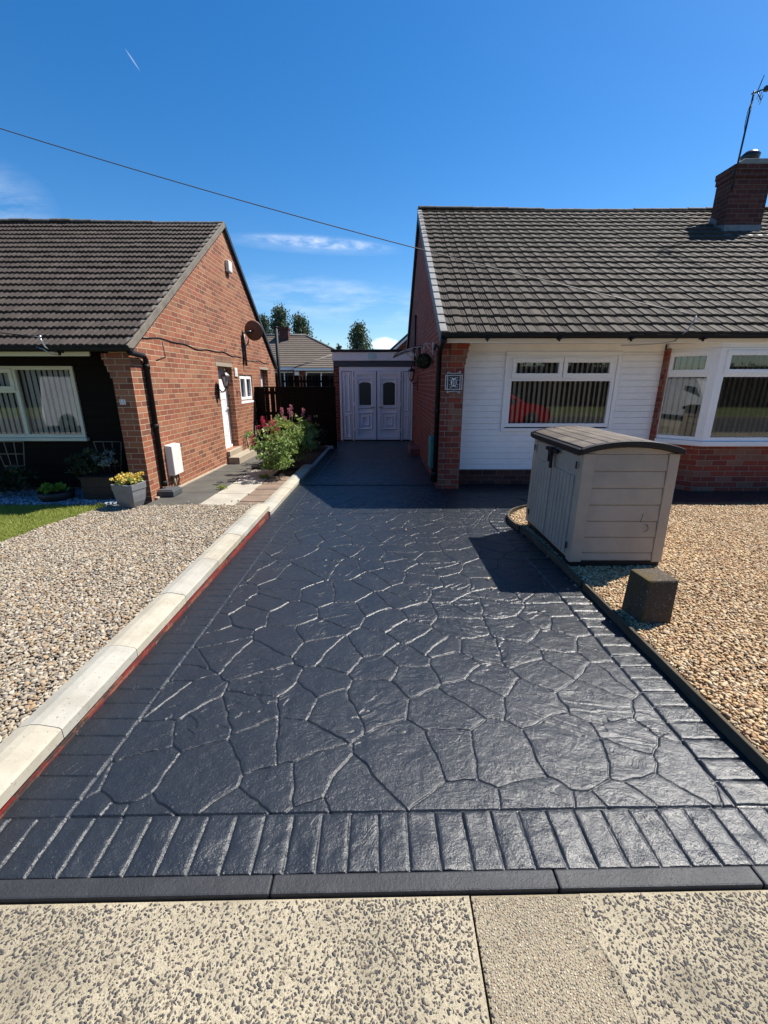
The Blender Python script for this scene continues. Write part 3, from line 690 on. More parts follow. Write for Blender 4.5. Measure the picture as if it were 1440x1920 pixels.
for i, (a, b) in enumerate(zip(js[:-1], js[1:])): coping_slab(a, b, .048 + random.uniform(-.002, .002)).build('coping_slab', 'coping' if i % 3 else 'coping_pale', w)
js = [8.18, 8.9, 9.6, 10.3, 11.0, 11.7, 12.4]
for i, (a, b) in enumerate(zip(js[:-1], js[1:])): coping_slab(a, b, .002 + random.uniform(-.003, .003), -1.375, -1.56, .044).build('coping_slab', 'coping_pale', w)

# edging boards of the gravel bed
def ribbon(path, off0, off1, z0, z1):
    mb = MB(); n = len(path); vs = []
    for p, nn in path:
        for o_, z in ((off0, z0), (off1, z0), (off1, z1), (off0, z1)): vs.append((p[0] + nn[0] * o_, p[1] + nn[1] * o_, z + gz(p[1])))
    fs = [(0, 1, 2, 3), (4 * n - 1, 4 * n - 2, 4 * n - 3, 4 * n - 4)]
    for i in range(n - 1):
        for k in range(4): a, b = 4 * i + k, 4 * i + (k + 1) % 4; fs.append((a, a + 4, b + 4, b))
    mb.add(vs, fs); return mb
ed = list(zip(EDX.tolist(), EDN.tolist()))
e = thing('edging_board', (1.53, 3, 0), 'thin weathered edging boards holding back the golden gravel along the driveway', 'edging')
for a, b in ((9, 110), (111, 178), (179, 262), (263, len(ed) - 1)):
    ribbon(ed[a:b:2] + [ed[b - 1]], -.020, 0.0, -.2, .050).build('board', 'timber_edge', e, bevel=.004)

# ------------------------------------------------------------------ roofs
def roof_slope(name, x0, x1, eave, ridge, gauge, period, prof, mat, parent, thick=.035, spp=10, flip=False):
    ey, ez = eave; ry, rz = ridge; L = math.hypot(ry - ey, rz - ez); sy_, sz_ = (ry - ey) / L, (rz - ez) / L
    ny_, nz_ = (-sz_, sy_) if sy_ > 0 else (sz_, -sy_)
    nt = int(round((x1 - x0) / period)); xs = np.linspace(x0, x1, nt * spp + 1); u = (xs - x0) / period
    pr = np.array([prof(q % 1.0) for q in u]); V = []; F = []; R = []; base = 0; nc = int(math.ceil(L / gauge))
    tid = np.floor(np.minimum(u, nt - 1e-6)).astype(int)
    for c in range(nc):
        v0, v1 = c * gauge, min((c + 1) * gauge + .035, L)
        jt = RNG.normal(0, .0016, nt); jv = RNG.normal(0, .003, nt); cr = RNG.uniform(0, 1, nt)
        sag = (fbm(xs * .45, xs * 0 + c * .21 + x0, 401, 2) - .4) * .022
        rows = []
        for v, lift, usep in ((v0, thick * .1, 0.0), (v0, thick, 1), (v0 + .006, thick + .003, 1), (v1, .004, 1)):
            vv = v + jv[tid] * (1 if v < v1 else 0); h = lift + pr * usep + jt[tid] + sag
            rows.append(np.stack([xs, ey + sy_ * vv + ny_ * h, ez + sz_ * vv + nz_ * h], 1))
        k = len(xs); V.append(np.concatenate(rows))
        for r in range(3):
            i = base + r * k + np.arange(k - 1); q = np.stack([i, i + 1, i + k + 1, i + k], 1)
            F.append(q if sy_ > 0 else q[:, ::-1]); R.append(cr[tid[:-1]] * .8 + RNG.uniform(0, .2, 1))
        base += 4 * k
    V = np.concatenate(V); F = np.concatenate(F); R = np.concatenate(R)
    return raw_mesh(name, V, F, mat, parent, rnd=R)
def prof_wave(u):                                        # small rounded rolls
    u = (u * 2) % 1
    return .016 * (math.sin(PI * u) ** .7) if 0 < u < 1 else 0.0
def prof_flat(u):                                        # flat pan, then a lower interlock with two thin ribs
    if u < .03: return -.004
    if u < .50: return .013
    if u < .53: return -.004
    if u < .66: return .005
    if u < .70: return -.001
    if u < .82: return .006
    if u < .86: return -.001
    return .005
def ridge_caps(x0, x1, y, z, parent, mat='ridge_tile', step=.40, r=.085):
    mb = MB(); x = x0; M_ = Matrix.Rotation(PI / 2, 3, 'Y')
    while x < x1 - .05:
        e_ = min(x + step, x1); dz = random.uniform(-.008, .008); sag = .025 * math.sin(x * .8 + 1)
        n = 10; vs = []
        for xx, rr in ((x + .003, r), (e_ - .003, r * .97)):
            for k in range(n + 1):
                th = PI * (-.10 + 1.20 * k / n); vs.append((xx, y - math.cos(th) * rr * 1.15, z + dz + sag + math.sin(th) * rr * .55 - .015))
        fs = [(k, k + 1, n + 2 + k, n + 1 + k) for k in range(n)] + [tuple(range(n + 1))[::-1], tuple(range(n + 1, 2 * n + 2))]
        mb.add(vs, fs, 0); x = e_
    return mb.build('ridge_tiles', mat, parent)
def sloped_bar(x0, x1, a, b, d0, d1, mb=None):
    """bar in the y-z plane from a to b; d0/d1: offset below/above the line"""
    mb = mb or MB(); L = math.hypot(b[0] - a[0], b[1] - a[1]); sy_, sz_ = (b[0] - a[0]) / L, (b[1] - a[1]) / L
    ny_, nz_ = (-sz_, sy_) if sy_ > 0 else (sz_, -sy_)
    P = [(a[0] + ny_ * d, a[1] + nz_ * d) for d in (d0, d1)] + [(b[0] + ny_ * d, b[1] + nz_ * d) for d in (d1, d0)]
    mb.prism(P, 'x', x0, x1); return mb
def strips(mb, plane, t0, t1, a0, a1, zb, top, openings, breaks=()):
    """wall with openings; plane 'x': runs along y, thickness t0..t1 in x; plane 'y': runs along x"""
    cuts = sorted(set([a0, a1, *breaks] + [q for o in openings for q in o[:2]]))
    def put(p, q, z0a, z0b, z1a, z1b):
        if plane == 'x': P = [(t0, p, z0a), (t1, p, z0a), (t1, q, z0b), (t0, q, z0b), (t0, p, z1a), (t1, p, z1a), (t1, q, z1b), (t0, q, z1b)]
        else: P = [(p, t0, z0a), (q, t0, z0b), (q, t1, z0b), (p, t1, z0a), (p, t0, z1a), (q, t0, z1b), (q, t1, z1b), (p, t1, z1a)]
        mb.hexa(P)
    for p, q in zip(cuts[:-1], cuts[1:]):
        op = [o for o in openings if o[0] <= p + 1e-6 and o[1] >= q - 1e-6]
        if not op: put(p, q, zb, zb, top(p), top(q)); continue
        o = op[0]
        if o[2] > zb + .001: put(p, q, zb, zb, o[2], o[2])
        put(p, q, o[3], o[3], top(p), top(q))
    return mb
def gutter(x0, x1, y, z, parent, r=.052, n=8):
    mb = MB(); vs = []
    for x in (x0, x1):
        for rr in (r, r - .006):
            for k in range(n + 1): th = PI + PI * k / n; vs.append((x, y + math.cos(th) * rr, z + math.sin(th) * rr))
    q = n + 1
    fs = [(k, k + 1, 2 * q + k + 1, 2 * q + k) for k in range(n)] + [(q + k + 1, q + k, 3 * q + k, 3 * q + k + 1) for k in range(n)]
    fs += [(0, q, 3 * q, 2 * q), (q + n, n, 2 * q + n, 3 * q + n)]
    for b_ in (0, 2 * q): fs.append(tuple(b_ + k for k in range(n + 1)))
    mb.add(vs, fs, 0)
    x = x0 + .55
    while x < x1:
        mb.box(x, x + .035, y - r - .004, y + r + .02, z - r - .012, z - r + .02); mb.box(x + .008, x + .027, y - .01, y + .02, z - r - .035, z - r - .008); x += .95
    return mb.build('gutter', 'black_plastic', parent)
def window(parent, name, plane, d, a0, a1, z0, z1, mull=(), trans={}, fw=.055, depth=.06, out=-1, glass='glass', sash=(), frame='white_plastic', sill=None, mirror=False):
    """window in a wall; d: outer face; out: direction of outside. mull: positions; trans: bay index -> transom height; sash: (bay, part) opening lights"""
    ins = -out
    def B(mb, p, q, z_, zz, o0, o1):
        y0, y1 = d + ins * o0, d + ins * o1
        if plane == 'y': mb.box(p, q, y0, y1, z_, zz)
        else: mb.box(y0, y1, p, q, z_, zz)
    fr = MB()
    B(fr, a0, a1, z0, z0 + fw, 0, depth); B(fr, a0, a1, z1 - fw, z1, 0, depth)
    B(fr, a0, a0 + fw, z0 + fw, z1 - fw, 0, depth); B(fr, a1 - fw, a1, z0 + fw, z1 - fw, 0, depth)
    for q in mull: B(fr, q - fw / 2, q + fw / 2, z0 + fw, z1 - fw, 0, depth)
    xs_ = [a0 + fw / 2, *mull, a1 - fw / 2]; lights = []
    for i, (p, q) in enumerate(zip(xs_[:-1], xs_[1:])):
        p += fw / 2; q -= fw / 2
        if i in trans:
            t = trans[i]; B(fr, p, q, t - fw / 2, t + fw / 2, 0, depth); lights += [(i, 0, p, q, z0 + fw, t - fw / 2), (i, 1, p, q, t + fw / 2, z1 - fw)]
        else: lights.append((i, 0, p, q, z0 + fw, z1 - fw))
    w_ = fr.build(name, frame, parent, bevel=.004)
    for i, k, p, q, za, zb in lights:
        s = 0
        if (i, k) in sash:
            s = .04; sb = MB(); pr = -.014; g = .004
            B(sb, p + g - .018, q - g + .018, za - .018, za + s, pr, depth * .6); B(sb, p + g - .018, q - g + .018, zb - s, zb + .018, pr, depth * .6)
            B(sb, p - .018 + g, p + s, za + s, zb - s, pr, depth * .6); B(sb, q - s, q + .018 - g, za + s, zb - s, pr, depth * .6)
            sb.build('sash', frame, w_, bevel=.004)
        gl = MB(); o_ = d + ins * depth * .5
        if plane == 'y': gl.add([(p + s, o_, za + s), (q - s, o_, za + s), (q - s, o_, zb - s), (p + s, o_, zb - s)], [(0, 1, 2, 3) if out < 0 else (3, 2, 1, 0)])
        else: gl.add([(o_, p + s, za + s), (o_, q - s, za + s), (o_, q - s, zb - s), (o_, p + s, zb - s)], [(0, 1, 2, 3) if out > 0 else (3, 2, 1, 0)])
        gl.build('pane', glass, w_)
    if sill:
        sm = MB(); B(sm, a0 - .03, a1 + .03, z0 - sill, z0 - .002, -.035, depth); sm.build('sill', frame, w_, bevel=.005)
    return w_
def blinds(parent, y, x0, x1, z0, z1, pitch=.072, wd=.075, ang=38, mat='blind'):
    mb = MB(); x = x0 + .02
    while x < x1:
        a = math.radians(ang + random.uniform(-5, 5)); c, s_ = math.cos(a) * wd / 2, math.sin(a) * wd / 2
        mb.add([(x - c, y - s_, z0), (x + c, y + s_, z0), (x + c, y + s_, z1), (x - c, y - s_, z1)], [(0, 1, 2, 3)]); x += pitch
    return mb.build('vertical_blind', mat, parent)
def dark_backing(parent, x0, x1, y0, y1, z0, z1):
    mb = MB(); mb.add([(x0, y0, z0), (x1, y0, z0), (x1, y1, z0), (x0, y1, z0), (x0, y0, z1), (x1, y0, z1), (x1, y1, z1), (x0, y1, z1)], [(0, 1, 2, 3), (7, 6, 5, 4), (1, 5, 6, 2), (2, 6, 7, 3), (3, 7, 4, 0)])
    return mb.build('dark_backing', 'room_dark', parent)

# ------------------------------------------------------------------ left bungalow
A = thing('brick_bungalow', (-3.09, 5.62, 0), 'orange brick bungalow with dark brown front cladding and brown tiled roof', 'house')
EY, EZ, AY, AZ, BY, BZ = 5.38, 1.905, 9.44, 4.47, 13.04, 1.90
def ltop(y): return (EZ + (y - EY) * (AZ - EZ) / (AY - EY) if y < AY else BZ + (BY - y) * (AZ - BZ) / (BY - AY)) - .035
m = MB(); strips(m, 'x', -3.335, -3.09, 5.43, 12.9, -.3, ltop, [(8.40, 9.19, .16, 1.80), (9.655, 10.575, 1.085, 1.665), (11.36, 12.08, .1, 1.82)], (AY,))
m.build('gable_wall', 'brick_orange', A)
m = MB(); m.box(-3.34, -3.3355, 5.4305, 5.98, -.3, 1.80)
for i in range(4): m.box(-3.34 - .024 * (i + 1), -3.3355, 5.4305, 5.98, 1.55 + .0745 * i, 1.55 + .0745 * (i + 1) - .0005)
m.build('corner_pier', 'brick_orange', A)
m = MB(); sheetz = [(-.02, 1.0)]
def boards(x0, x1, y, z0, z1, pitch, opening, lip=.010, mb=None):
    mb = mb or MB(); z = z0
    while z < z1 - .005:
        ze = min(z + pitch, z1)
        segs = [(x0, x1)]
        if opening and ze > opening[2] + .001 and z < opening[3] - .001: segs = [(x0, opening[0]), (opening[1], x1)]
        for p, q in segs:
            gp = min(.009, (ze - z) * .3); zg = ze - gp
            mb.add([(p, y - lip, z), (q, y - lip, z), (q, y - lip, zg), (p, y - lip, zg), (p, y, zg), (q, y, zg), (q, y, ze), (p, y, ze), (p, y + .03, z), (q, y + .03, z), (q, y + .03, ze), (p, y + .03, ze)],
                   [(0, 1, 2, 3), (3, 2, 5, 4), (4, 5, 6, 7), (8, 9, 1, 0), (7, 6, 10, 11), (8, 0, 3, 4), (8, 4, 7, 11), (1, 9, 5, 2), (9, 10, 6, 5)])
        z = ze
    return mb
boards(-9.2, -3.342, 5.96, .0, 1.86, .115, (-6.9, -4.17, .74, 1.715)).build('cladding', 'brown_clad', A)
m = MB(); m.box(-9.2, -3.342, 5.95, 5.99, -.3, -.002); m.build('plinth', 'brick_dark', A)
wl = window(A, 'window', 'y', 5.925, -6.9, -4.17, .74, 1.715, mull=(-5.95, -5.0), trans={0: 1.385, 1: 1.385}, sash=((1, 1), (0, 1)), sill=.045, frame='cream_paint', fw=.05)
blinds(A, 6.03, -6.85, -4.2, .76, 1.70, .078, .078, 160, 'blind_dim'); dark_backing(A, -7.0, -4.1, 5.992, 7.2, .6, 1.8)
m = MB(); m.box(-9.2, -3.58, 5.43, 5.455, 1.815, 1.915); m.build('fascia', 'cream_paint', A, bevel=.003)
m = MB(); m.box(-9.2, -3.56, 5.456, 5.99, 1.862, 1.875); m.build('soffit', 'brown_clad', A)
roof_l = roof_slope('roof', -10.03, -3.035, (EY - .03, EZ + .0), (AY, AZ + .02), .2275, .158, prof_wave, 'tile_brown', A, spp=16)
rb_ = roof_slope('roof_back', -10.03, -3.035, (BY + .03, BZ), (AY, AZ + .02), .2275, .158, prof_wave, 'tile_brown', A, spp=4)
ridge_caps(-10.0, -3.03, AY, AZ + .045, roof_l)
m = sloped_bar(-3.115, -3.025, (EY - .02, EZ), (AY, AZ + .02), -.055, .036); m.build('verge', 'verge', A, bevel=.006)
m = sloped_bar(-3.115, -3.03, (AY + .005, AZ + .02), (BY + .03, BZ), -.055, .036); m.build('verge', 'navy_paint', A, bevel=.006)  # rear verge: its shade put in as dark paint, front bar stays pale
gutter(-9.2, -2.98, 5.335, 1.905, A, .045)
m = MB(); m.tube([(-3.02, 5.335, 1.87), (-3.02, 5.36, 1.85), (-3.035, 5.68, 1.83), (-3.045, 5.74, 1.79), (-3.045, 5.74, .07)], .034, 10)
for z in (1.70, .92, .12): m.tube([(-3.045, 5.74, z - .03), (-3.045, 5.74, z + .03)], .041, 10)
m.box(-3.09, -3.03, 5.69, 5.79, .90, .925); m.build('downpipe', 'black_plastic', A)
m = MB(); m.box(-3.085, -2.86, 5.58, 5.86, -.05, .03); m.box(-3.085, -2.88, 5.60, 5.84, .03, .045); m.build('gully_cover', 'slate_chip', A, bevel=.01)
m = MB(); m.box(-3.115, -3.083, 8.31, 9.24, 1.80, 1.872); m.build('lintel', 'stone', A, bevel=.005)
m = MB(); m.box(-3.115, -3.083, 11.28, 12.16, 1.82, 1.885); m.build('lintel', 'stone', A, bevel=.005)
m = MB(); m.box(-3.0895, -3.086, 8.31, 9.24, 1.874, 1.985); m.build('soldier_course', 'brick_soldier', A)
# doors and small window in the gable
def upvc_door(parent, x, y0, y1, z0, z1, handle=True):
    fr = MB(); fr.box(x - .05, x, y0, y0 + .05, z0, z1); fr.box(x - .05, x, y1 - .05, y1, z0, z1); fr.box(x - .05, x, y0 + .05, y1 - .05, z1 - .05, z1); fr.box(x - .05, x + .02, y0 + .05, y1 - .05, z0, z0 + .05)
    f = fr.build('door_frame', 'white_plastic', parent, bevel=.004)
    d = MB(); d.box(x - .045, x - .012, y0 + .053, y1 - .053, z0 + .053, z1 - .053)
    for a, b in ((.16, .62), (.70, .93)):
        za, zb = z0 + (z1 - z0) * a, z0 + (z1 - z0) * b
        for q0, q1, r0, r1 in ((y0 + .14, y1 - .14, za, za + .02), (y0 + .14, y1 - .14, zb - .02, zb), (y0 + .14, y0 + .16, za, zb), (y1 - .16, y1 - .14, za, zb)): d.box(x - .0125, x - .003, q0, q1, r0, r1)
    o = d.build('door', 'white_plastic', parent, bevel=.004)
    h = MB(); h.box(x - .0125, x, y1 - .10, y1 - .075, z0 + .70, z0 + .86); h.tube([(x, y1 - .088, z0 + .82), (x + .03, y1 - .09, z0 + .82), (x + .03, y1 - .19, z0 + .82)], .009, 6); h.build('handle', 'steel', o)
upvc_door(A, -3.225, 8.40, 9.19, .16, 1.80); upvc_door(A, -3.225, 11.36, 12.08, .1, 1.82)
m = MB(); m.box(-3.30, -3.02, 8.403, 9.187, -.1, .155); m.build('doorstep', 'stone', A, bevel=.01)
window(A, 'window', 'x', -3.12, 9.655, 10.575, 1.085, 1.665, mull=(10.115,), sash=((0, 0), (1, 0)), out=1, sill=.05, fw=.05)
m = MB(); m.box(-3.35, -3.40, 8.3, 12.2, 0, 1.9); m.build('dark_backing', 'room_dark', A)  # dark slab behind the gable openings, stands in for the unlit interior
m = MB(); m.box(-9.9, -3.3405, 12.75, 12.9, -.3, 1.9); m.prism([(5.6, -.3), (12.9, -.3), (12.9, ltop(12.9)), (AY, ltop(AY)), (5.6, ltop(5.6))], 'x', -10.0, -9.9); m.build('rear_wall', 'brick_orange', A)
m = MB(); m.tube([(-3.02, 13.12, -.2), (-3.02, 13.12, 3.02)], .05, 8); m.tube([(-3.02, 13.12, 3.0), (-3.02, 13.12, 3.05)], .06, 8); m.build('vent_pipe', 'black_plastic', A)
m = MB(); pts = [(-3.083, y, 2.09 - .012 * (y - 5.7) + .018 * math.sin(y * 3.1) + .012 * math.sin(y * 7.3)) for y in np.arange(5.68, 9.9, .12)]; m.tube(pts, .0075, 5); m.tube([(-3.083, 5.68, 2.11), (-3.083, 5.66, 1.98)], .007, 5); m.tube([(-3.083, 6.35, 2.06), (-3.083, 6.38, 1.86), (-3.083, 6.1, 1.80)], .006, 5)
m.tube([(-3.083, y, 2.02 - .03 * math.sin((y - 9.9) * 2.2) ** 2 + .01 * math.sin(9 * y)) for y in np.arange(9.9, 12.4, .12)], .006, 5); m.build('cable', 'wire_black', A)
st = MB(); st.box(-3.02, -2.80, 8.28, 9.5, -.2, .055); o = st.build('concrete_step', 'stone', bevel=.012, origin=(-2.9, 8.9, -.05)); tag(o, 'low buff concrete step in front of the white side door in the gable', 'step')

# ------------------------------------------------------------------ right bungalow
B_ = thing('white_clad_bungalow', (.82, 6.39, 0), 'brick bungalow with white boarded front, bay window and grey tiled roof with chimney', 'house')
REY, REZ, RAY, RAZ, RBY, RBZ = 6.10, 2.10, 11.1, 5.15, 16.1, 2.10
def rtop(y): return (REZ + (y - REY) * (RAZ - REZ) / (RAY - REY) if y < RAY else RBZ + (RBY - y) * (RAZ - RBZ) / (RBY - RAY)) - .04
m = MB(); strips(m, 'x', .82, .94, 6.39, 15.9, -.4, rtop, [], (RAY,)); m.build('gable_wall', 'brick_side_shade', B_)
m = MB(); m.box(.9405, 1.145, 6.3905, 6.74, -.4, 1.74)
for i in range(4): m.box(.9405, 1.145 + .013 * (i + 1), 6.3905 - .010 * i, 6.74, 1.74 + .081 * i, 1.74 + .081 * (i + 1))
m.build('corner_pier', 'brick_red', B_)
boards(1.147, 4.13, 6.71, .175, 1.93, .0905, (1.86, 3.455, .84, 1.885), .013).build('cladding', 'white_clad', B_)
m = MB(); m.box(1.147, 4.13, 6.698, 6.74, 1.931, 2.09); m.build('frieze_board', 'white_clad', B_)
m = MB(); m.box(1.147, 4.6, 6.715, 6.76, -.4, .17); m.build('plinth', 'brick_dark', B_)
m = MB()
for a, b, c, d in ((1.80, 3.515, 1.885, 1.935), (1.80, 3.515, .775, .822), (1.80, 1.858, .822, 1.885), (3.457, 3.515, .822, 1.885)): m.box(a, b, 6.672, 6.705, c, d)
m.build('window_trim', 'white_plastic', B_, bevel=.005)
window(B_, 'window', 'y', 6.69, 1.86, 3.455, .84, 1.885, mull=(), trans={0: 1.545}, sill=None, fw=.055)
# the two top-hung lights over the fixed pane
for a, b in ((1.905, 2.655), (2.665, 3.41)):
    m = MB(); z0, z1, y0, y1 = 1.555, 1.855, 6.672, 6.72
    m.box(a, b, y0, y1, z0, z0 + .075); m.box(a, b, y0, y1, z1 - .075, z1); m.box(a, a + .06, y0, y1, z0 + .075, z1 - .075); m.box(b - .06, b, y0, y1, z0 + .075, z1 - .075); m.box(a + .17, b - .17, y0 - .008, y0, z1 - .036, z1 - .02)
    m.build('top_light', 'white_plastic', B_, bevel=.005)
blinds(B_, 6.80, 1.9, 3.42, .86, 1.87, .077, .072, 42); dark_backing(B_, 1.84, 3.47, 6.742, 7.9, .7, 1.95)
m = MB(); m.box(4.132, 4.17, 6.60, 6.76, .2, 1.97); m.box(4.132, 4.17, 6.69, 6.76, -.4, .2); m.build('brick_return', 'brick_red', B_)
# bay: brick base, sill, splayed side light and front lights
bx0, bx1, by0, by1 = 4.155, 4.60, 6.655, 6.21
m = MB(); m.prism([(bx0 + .02, by0 + .1), (bx0 + .02, by0 + .015), (bx1, by1 + .02), (8.2, by1 + .02), (8.2, by0 + .1)], 'z', -.4, .612); m.build('bay_base', 'brick_red', B_)
m = MB(); m.prism([(bx0 - .02, by0 + .05), (bx0 - .02, by0 - .03), (bx1 - .02, by1 - .045), (8.25, by1 - .045), (8.25, by0 + .05)], 'z', .614, .682); m.build('bay_sill', 'white_plastic', B_, bevel=.006)
fbw = thing('bay_window', (bx1, by1, .68), None, None); fbw.parent = B_; fbw.location = Vector(fbw.location) - ORG[B_]
for k in ('label', 'category'):
    if k in fbw: del fbw[k]
def bay_light(name, p, q, z0, z1, trz, parent):
    """a framed light between plan points p and q"""
    d = Vector((q[0] - p[0], q[1] - p[1], 0)); L = d.length; d.normalize(); nrm = Vector((d.y, -d.x, 0))
    def put(mb, a, b, za, zb, o0, o1):
        P = Vector((p[0], p[1], 0)); c = [P + d * s + nrm * o for s, o in ((a, o1), (b, o1), (b, o0), (a, o0))]
        mb.hexa([(v.x, v.y, za) for v in c] + [(v.x, v.y, zb) for v in c])
    f = .055; fr = MB()
    put(fr, 0, L, z0, z0 + f, -.06, 0); put(fr, 0, L, z1 - f, z1, -.06, 0); put(fr, 0, f, z0 + f, z1 - f, -.06, 0); put(fr, L - f, L, z0 + f, z1 - f, -.06, 0); put(fr, f, L - f, trz - f / 2, trz + f / 2, -.06, 0)
    o = fr.build(name, 'white_plastic', parent, bevel=.004)
    s = MB(); a, b, za, zb = f - .02, L - f + .02, trz + .01, z1 - f + .02
    put(s, a, b, za, za + .065, -.04, .016); put(s, a, b, zb - .065, zb, -.04, .016); put(s, a, a + .065, za + .065, zb - .065, -.04, .016); put(s, b - .065, b, za + .065, zb - .065, -.04, .016)
    s.build('sash', 'white_plastic', o, bevel=.004)
    for a_, b_, zl, zh in ((f, L - f, z0 + f, trz - f / 2), (a + .065, b - .065, za + .065, zb - .065)):
        P = Vector((p[0], p[1], 0)); c = [P + d * s_ - nrm * .03 for s_ in (a_, b_)]
        g = MB(); g.add([(c[0].x, c[0].y, zl), (c[1].x, c[1].y, zl), (c[1].x, c[1].y, zh), (c[0].x, c[0].y, zh)], [(0, 1, 2, 3)]); g.build('pane', 'glass', o)
    return o
ORG[fbw] = Vector((bx1, by1, .68))
bay_light('side_light', (bx0, by0), (bx1 - .03, by1 + .03), .684, 1.955, 1.60, fbw)
xs = [bx1 + .055, 5.80, 7.0, 8.2]
for a, b in zip(xs[:-1], xs[1:]): bay_light('front_light', (a + .002, by1), (b - .002, by1), .684, 1.955, 1.60, fbw)
m = MB(); m.prism([(bx1 - .035, by1 + .035), (bx1 + .0, by1 - .006), (bx1 + .055, by1 - .006), (bx1 + .055, by1 + .06)], 'z', .684, 1.955); m.build('corner_post', 'white_plastic', fbw, bevel=.006)
m = MB(); m.prism([(bx0 - .0, by0 + .04), (bx0 - .0, by0 - .005), (bx1, by1 - .012), (8.2, by1 - .012), (8.2, by0 + .04)], 'z', 1.957, 2.03); m.build('bay_head', 'white_plastic', fbw)
mb = MB(); x = bx1 + .09
while x < 8.1:
    a = math.radians(72 + random.uniform(-4, 4)); c, s_ = math.cos(a) * .04, math.sin(a) * .04
    mb.add([(x - c, 6.34 - s_, .70), (x + c, 6.34 + s_, .70), (x + c, 6.34 + s_, 1.94), (x - c, 6.34 - s_, 1.94)], [(0, 1, 2, 3)]); x += .074
dv = Vector((bx1 - bx0, by1 - by0, 0)); dl = dv.length; dv.normalize(); nv = Vector((-dv.y, dv.x, 0))
s = .05
while s < dl - .04:
    a = math.radians(62); c = Vector((bx0, by0, 0)) + dv * s + nv * .10; ax = dv * math.cos(a) + nv * math.sin(a); p, q = c - ax * .042, c + ax * .042
    mb.add([(p.x, p.y, .70), (q.x, q.y, .70), (q.x, q.y, 1.94), (p.x, p.y, 1.94)], [(0, 1, 2, 3)]); s += .076
mb.build('vertical_blind', 'blind', fbw)
m = MB(); m.add([(4.2, 7.6, .3), (8.3, 7.6, .3), (8.3, 7.6, 2.1), (4.2, 7.6, 2.1), (4.2, 6.8, .3), (4.2, 6.8, 2.1), (8.3, 6.2, .3), (8.3, 6.2, 2.1), (4.62, 6.35, .613), (8.3, 6.25, .613)], [(3, 2, 1, 0), (4, 0, 3, 5) [::-1], (1, 6, 7, 2)]); m.box(4.3, 8.3, 6.7, 7.6, .55, .612); m.build('dark_backing', 'room_dark', B_)
# ornament standing on the bay sill inside
m = MB(); m.box(.852, 9.9, 6.185, 6.21, 2.012, 2.125); m.build('fascia', 'white_plastic', B_, bevel=.003)
m = MB(); m.box(.945, 9.9, 6.2105, 6.76, 2.035, 2.05); m.build('soffit', 'white_clad', B_)
roof_r = roof_slope('roof', .765, 10.2, (REY - .03, REZ + .0), (RAY, RAZ + .02), .2605, .19, prof_flat, 'tile_grey', B_, spp=24)
roof_slope('roof_back', .765, 10.2, (RBY + .03, RBZ), (RAY, RAZ + .02), .2605, .19, prof_flat, 'tile_grey', B_, spp=4)
ridge_caps(.76, 10.2, RAY, RAZ + .05, roof_r)
m = MB()
L_ = math.hypot(RAY - REY, RAZ - REZ); ncs = int(L_ / .2605)
for i in range(ncs + 1):
    a, b = i / (ncs + .9), min(1, (i + .96) / (ncs + .9))
    sloped_bar(.742, .835, (REY - .03 + (RAY - REY + .03) * a, REZ + (RAZ - REZ + .02) * a + .012), (REY - .03 + (RAY - REY + .03) * b, REZ + (RAZ - REZ + .02) * b), .012, .042, m)
m.build('verge_tiles', 'verge_pale', roof_r, bevel=.004)
m = sloped_bar(.755, .819, (REY - .02, REZ), (RAY, RAZ + .02), -.13, .010); sloped_bar(.755, .819, (RAY + .004, RAZ + .02), (RBY, RBZ), -.13, .03, m); m.build('bargeboard', 'navy_paint', B_)
gutter(.80, 9.9, 6.055, 2.10, B_, .045)
m = MB(); m.tube([(.79, 6.06, 2.06), (.785, 6.10, 2.0), (.785, 6.40, 1.93), (.782, 6.46, 1.86), (.782, 6.46, .02)], .034, 10)
for z in (1.90, 1.1, .15): m.tube([(.782, 6.46, z - .03), (.782, 6.46, z + .03)], .041, 10)
m.tube([(.76, 6.3, 1.955), (.72, 6.34, 2.0), (.70, 6.34, 1.93)], .02, 8); m.build('downpipe', 'black_plastic', B_)
m = MB(); m.tube([(.79, 11.6, 1.9), (.79, 11.6, 3.05)], .022, 8); m.tube([(.79, 11.6, 3.05), (.79, 11.62, 3.09)], .03, 8); m.build('flue_pipe', 'black_plastic', B_)
# chimney
def roof_z(y): return REZ + (y - REY) * (RAZ - REZ) / (RAY - REY)
cx0, cx1, cy0, cy1 = 6.76, 7.50, 9.78, 10.22
m = MB(); m.box(cx0, cx1, cy0, cy1, 4.1, 5.30); m.box(cx0 - .02, cx1 + .02, cy0 - .02, cy1 + .02, 5.301, 5.40); m.box(cx0 - .035, cx1 + .035, cy0 - .035, cy1 + .035, 5.401, 5.50)
ch = m.build('chimney', 'brick_dark', roof_r)
m = MB(); z0 = roof_z(cy0); z1 = roof_z(cy1)
m.box(cx0 - .012, cx1 + .012, cy0 - .014, cy0 - .002, z0 - .05, z0 + .15)
for x in (cx0 - .014, cx1 + .002): m.prism([(cy0 - .014, z0 - .05), (cy1, z1 - .05), (cy1, z1 + .16), (cy0 + .22, z0 + .30), (cy0 + .22, z0 + .2), (cy0 - .014, z0 + .15)], 'x', x, x + .012)
m.add([(cx0 - .10, cy0 - .20, roof_z(cy0 - .2) + .045), (cx1 + .12, cy0 - .22, roof_z(cy0 - .22) + .045), (cx1 + .02, cy0 - .013, z0 + .04), (cx0 - .02, cy0 - .013, z0 + .04)], [(0, 1, 2, 3)])
m.build('lead_flashing', 'lead', ch)
m = MB(); m.prism([(cx0 - .03, 5.50), (cx1 + .03, 5.50), (cx1 - .15, 5.60), (cx0 + .15, 5.60)], 'y', cy0 - .03, cy1 + .03); m.build('flaunching', 'verge_pale', ch, bevel=.02)
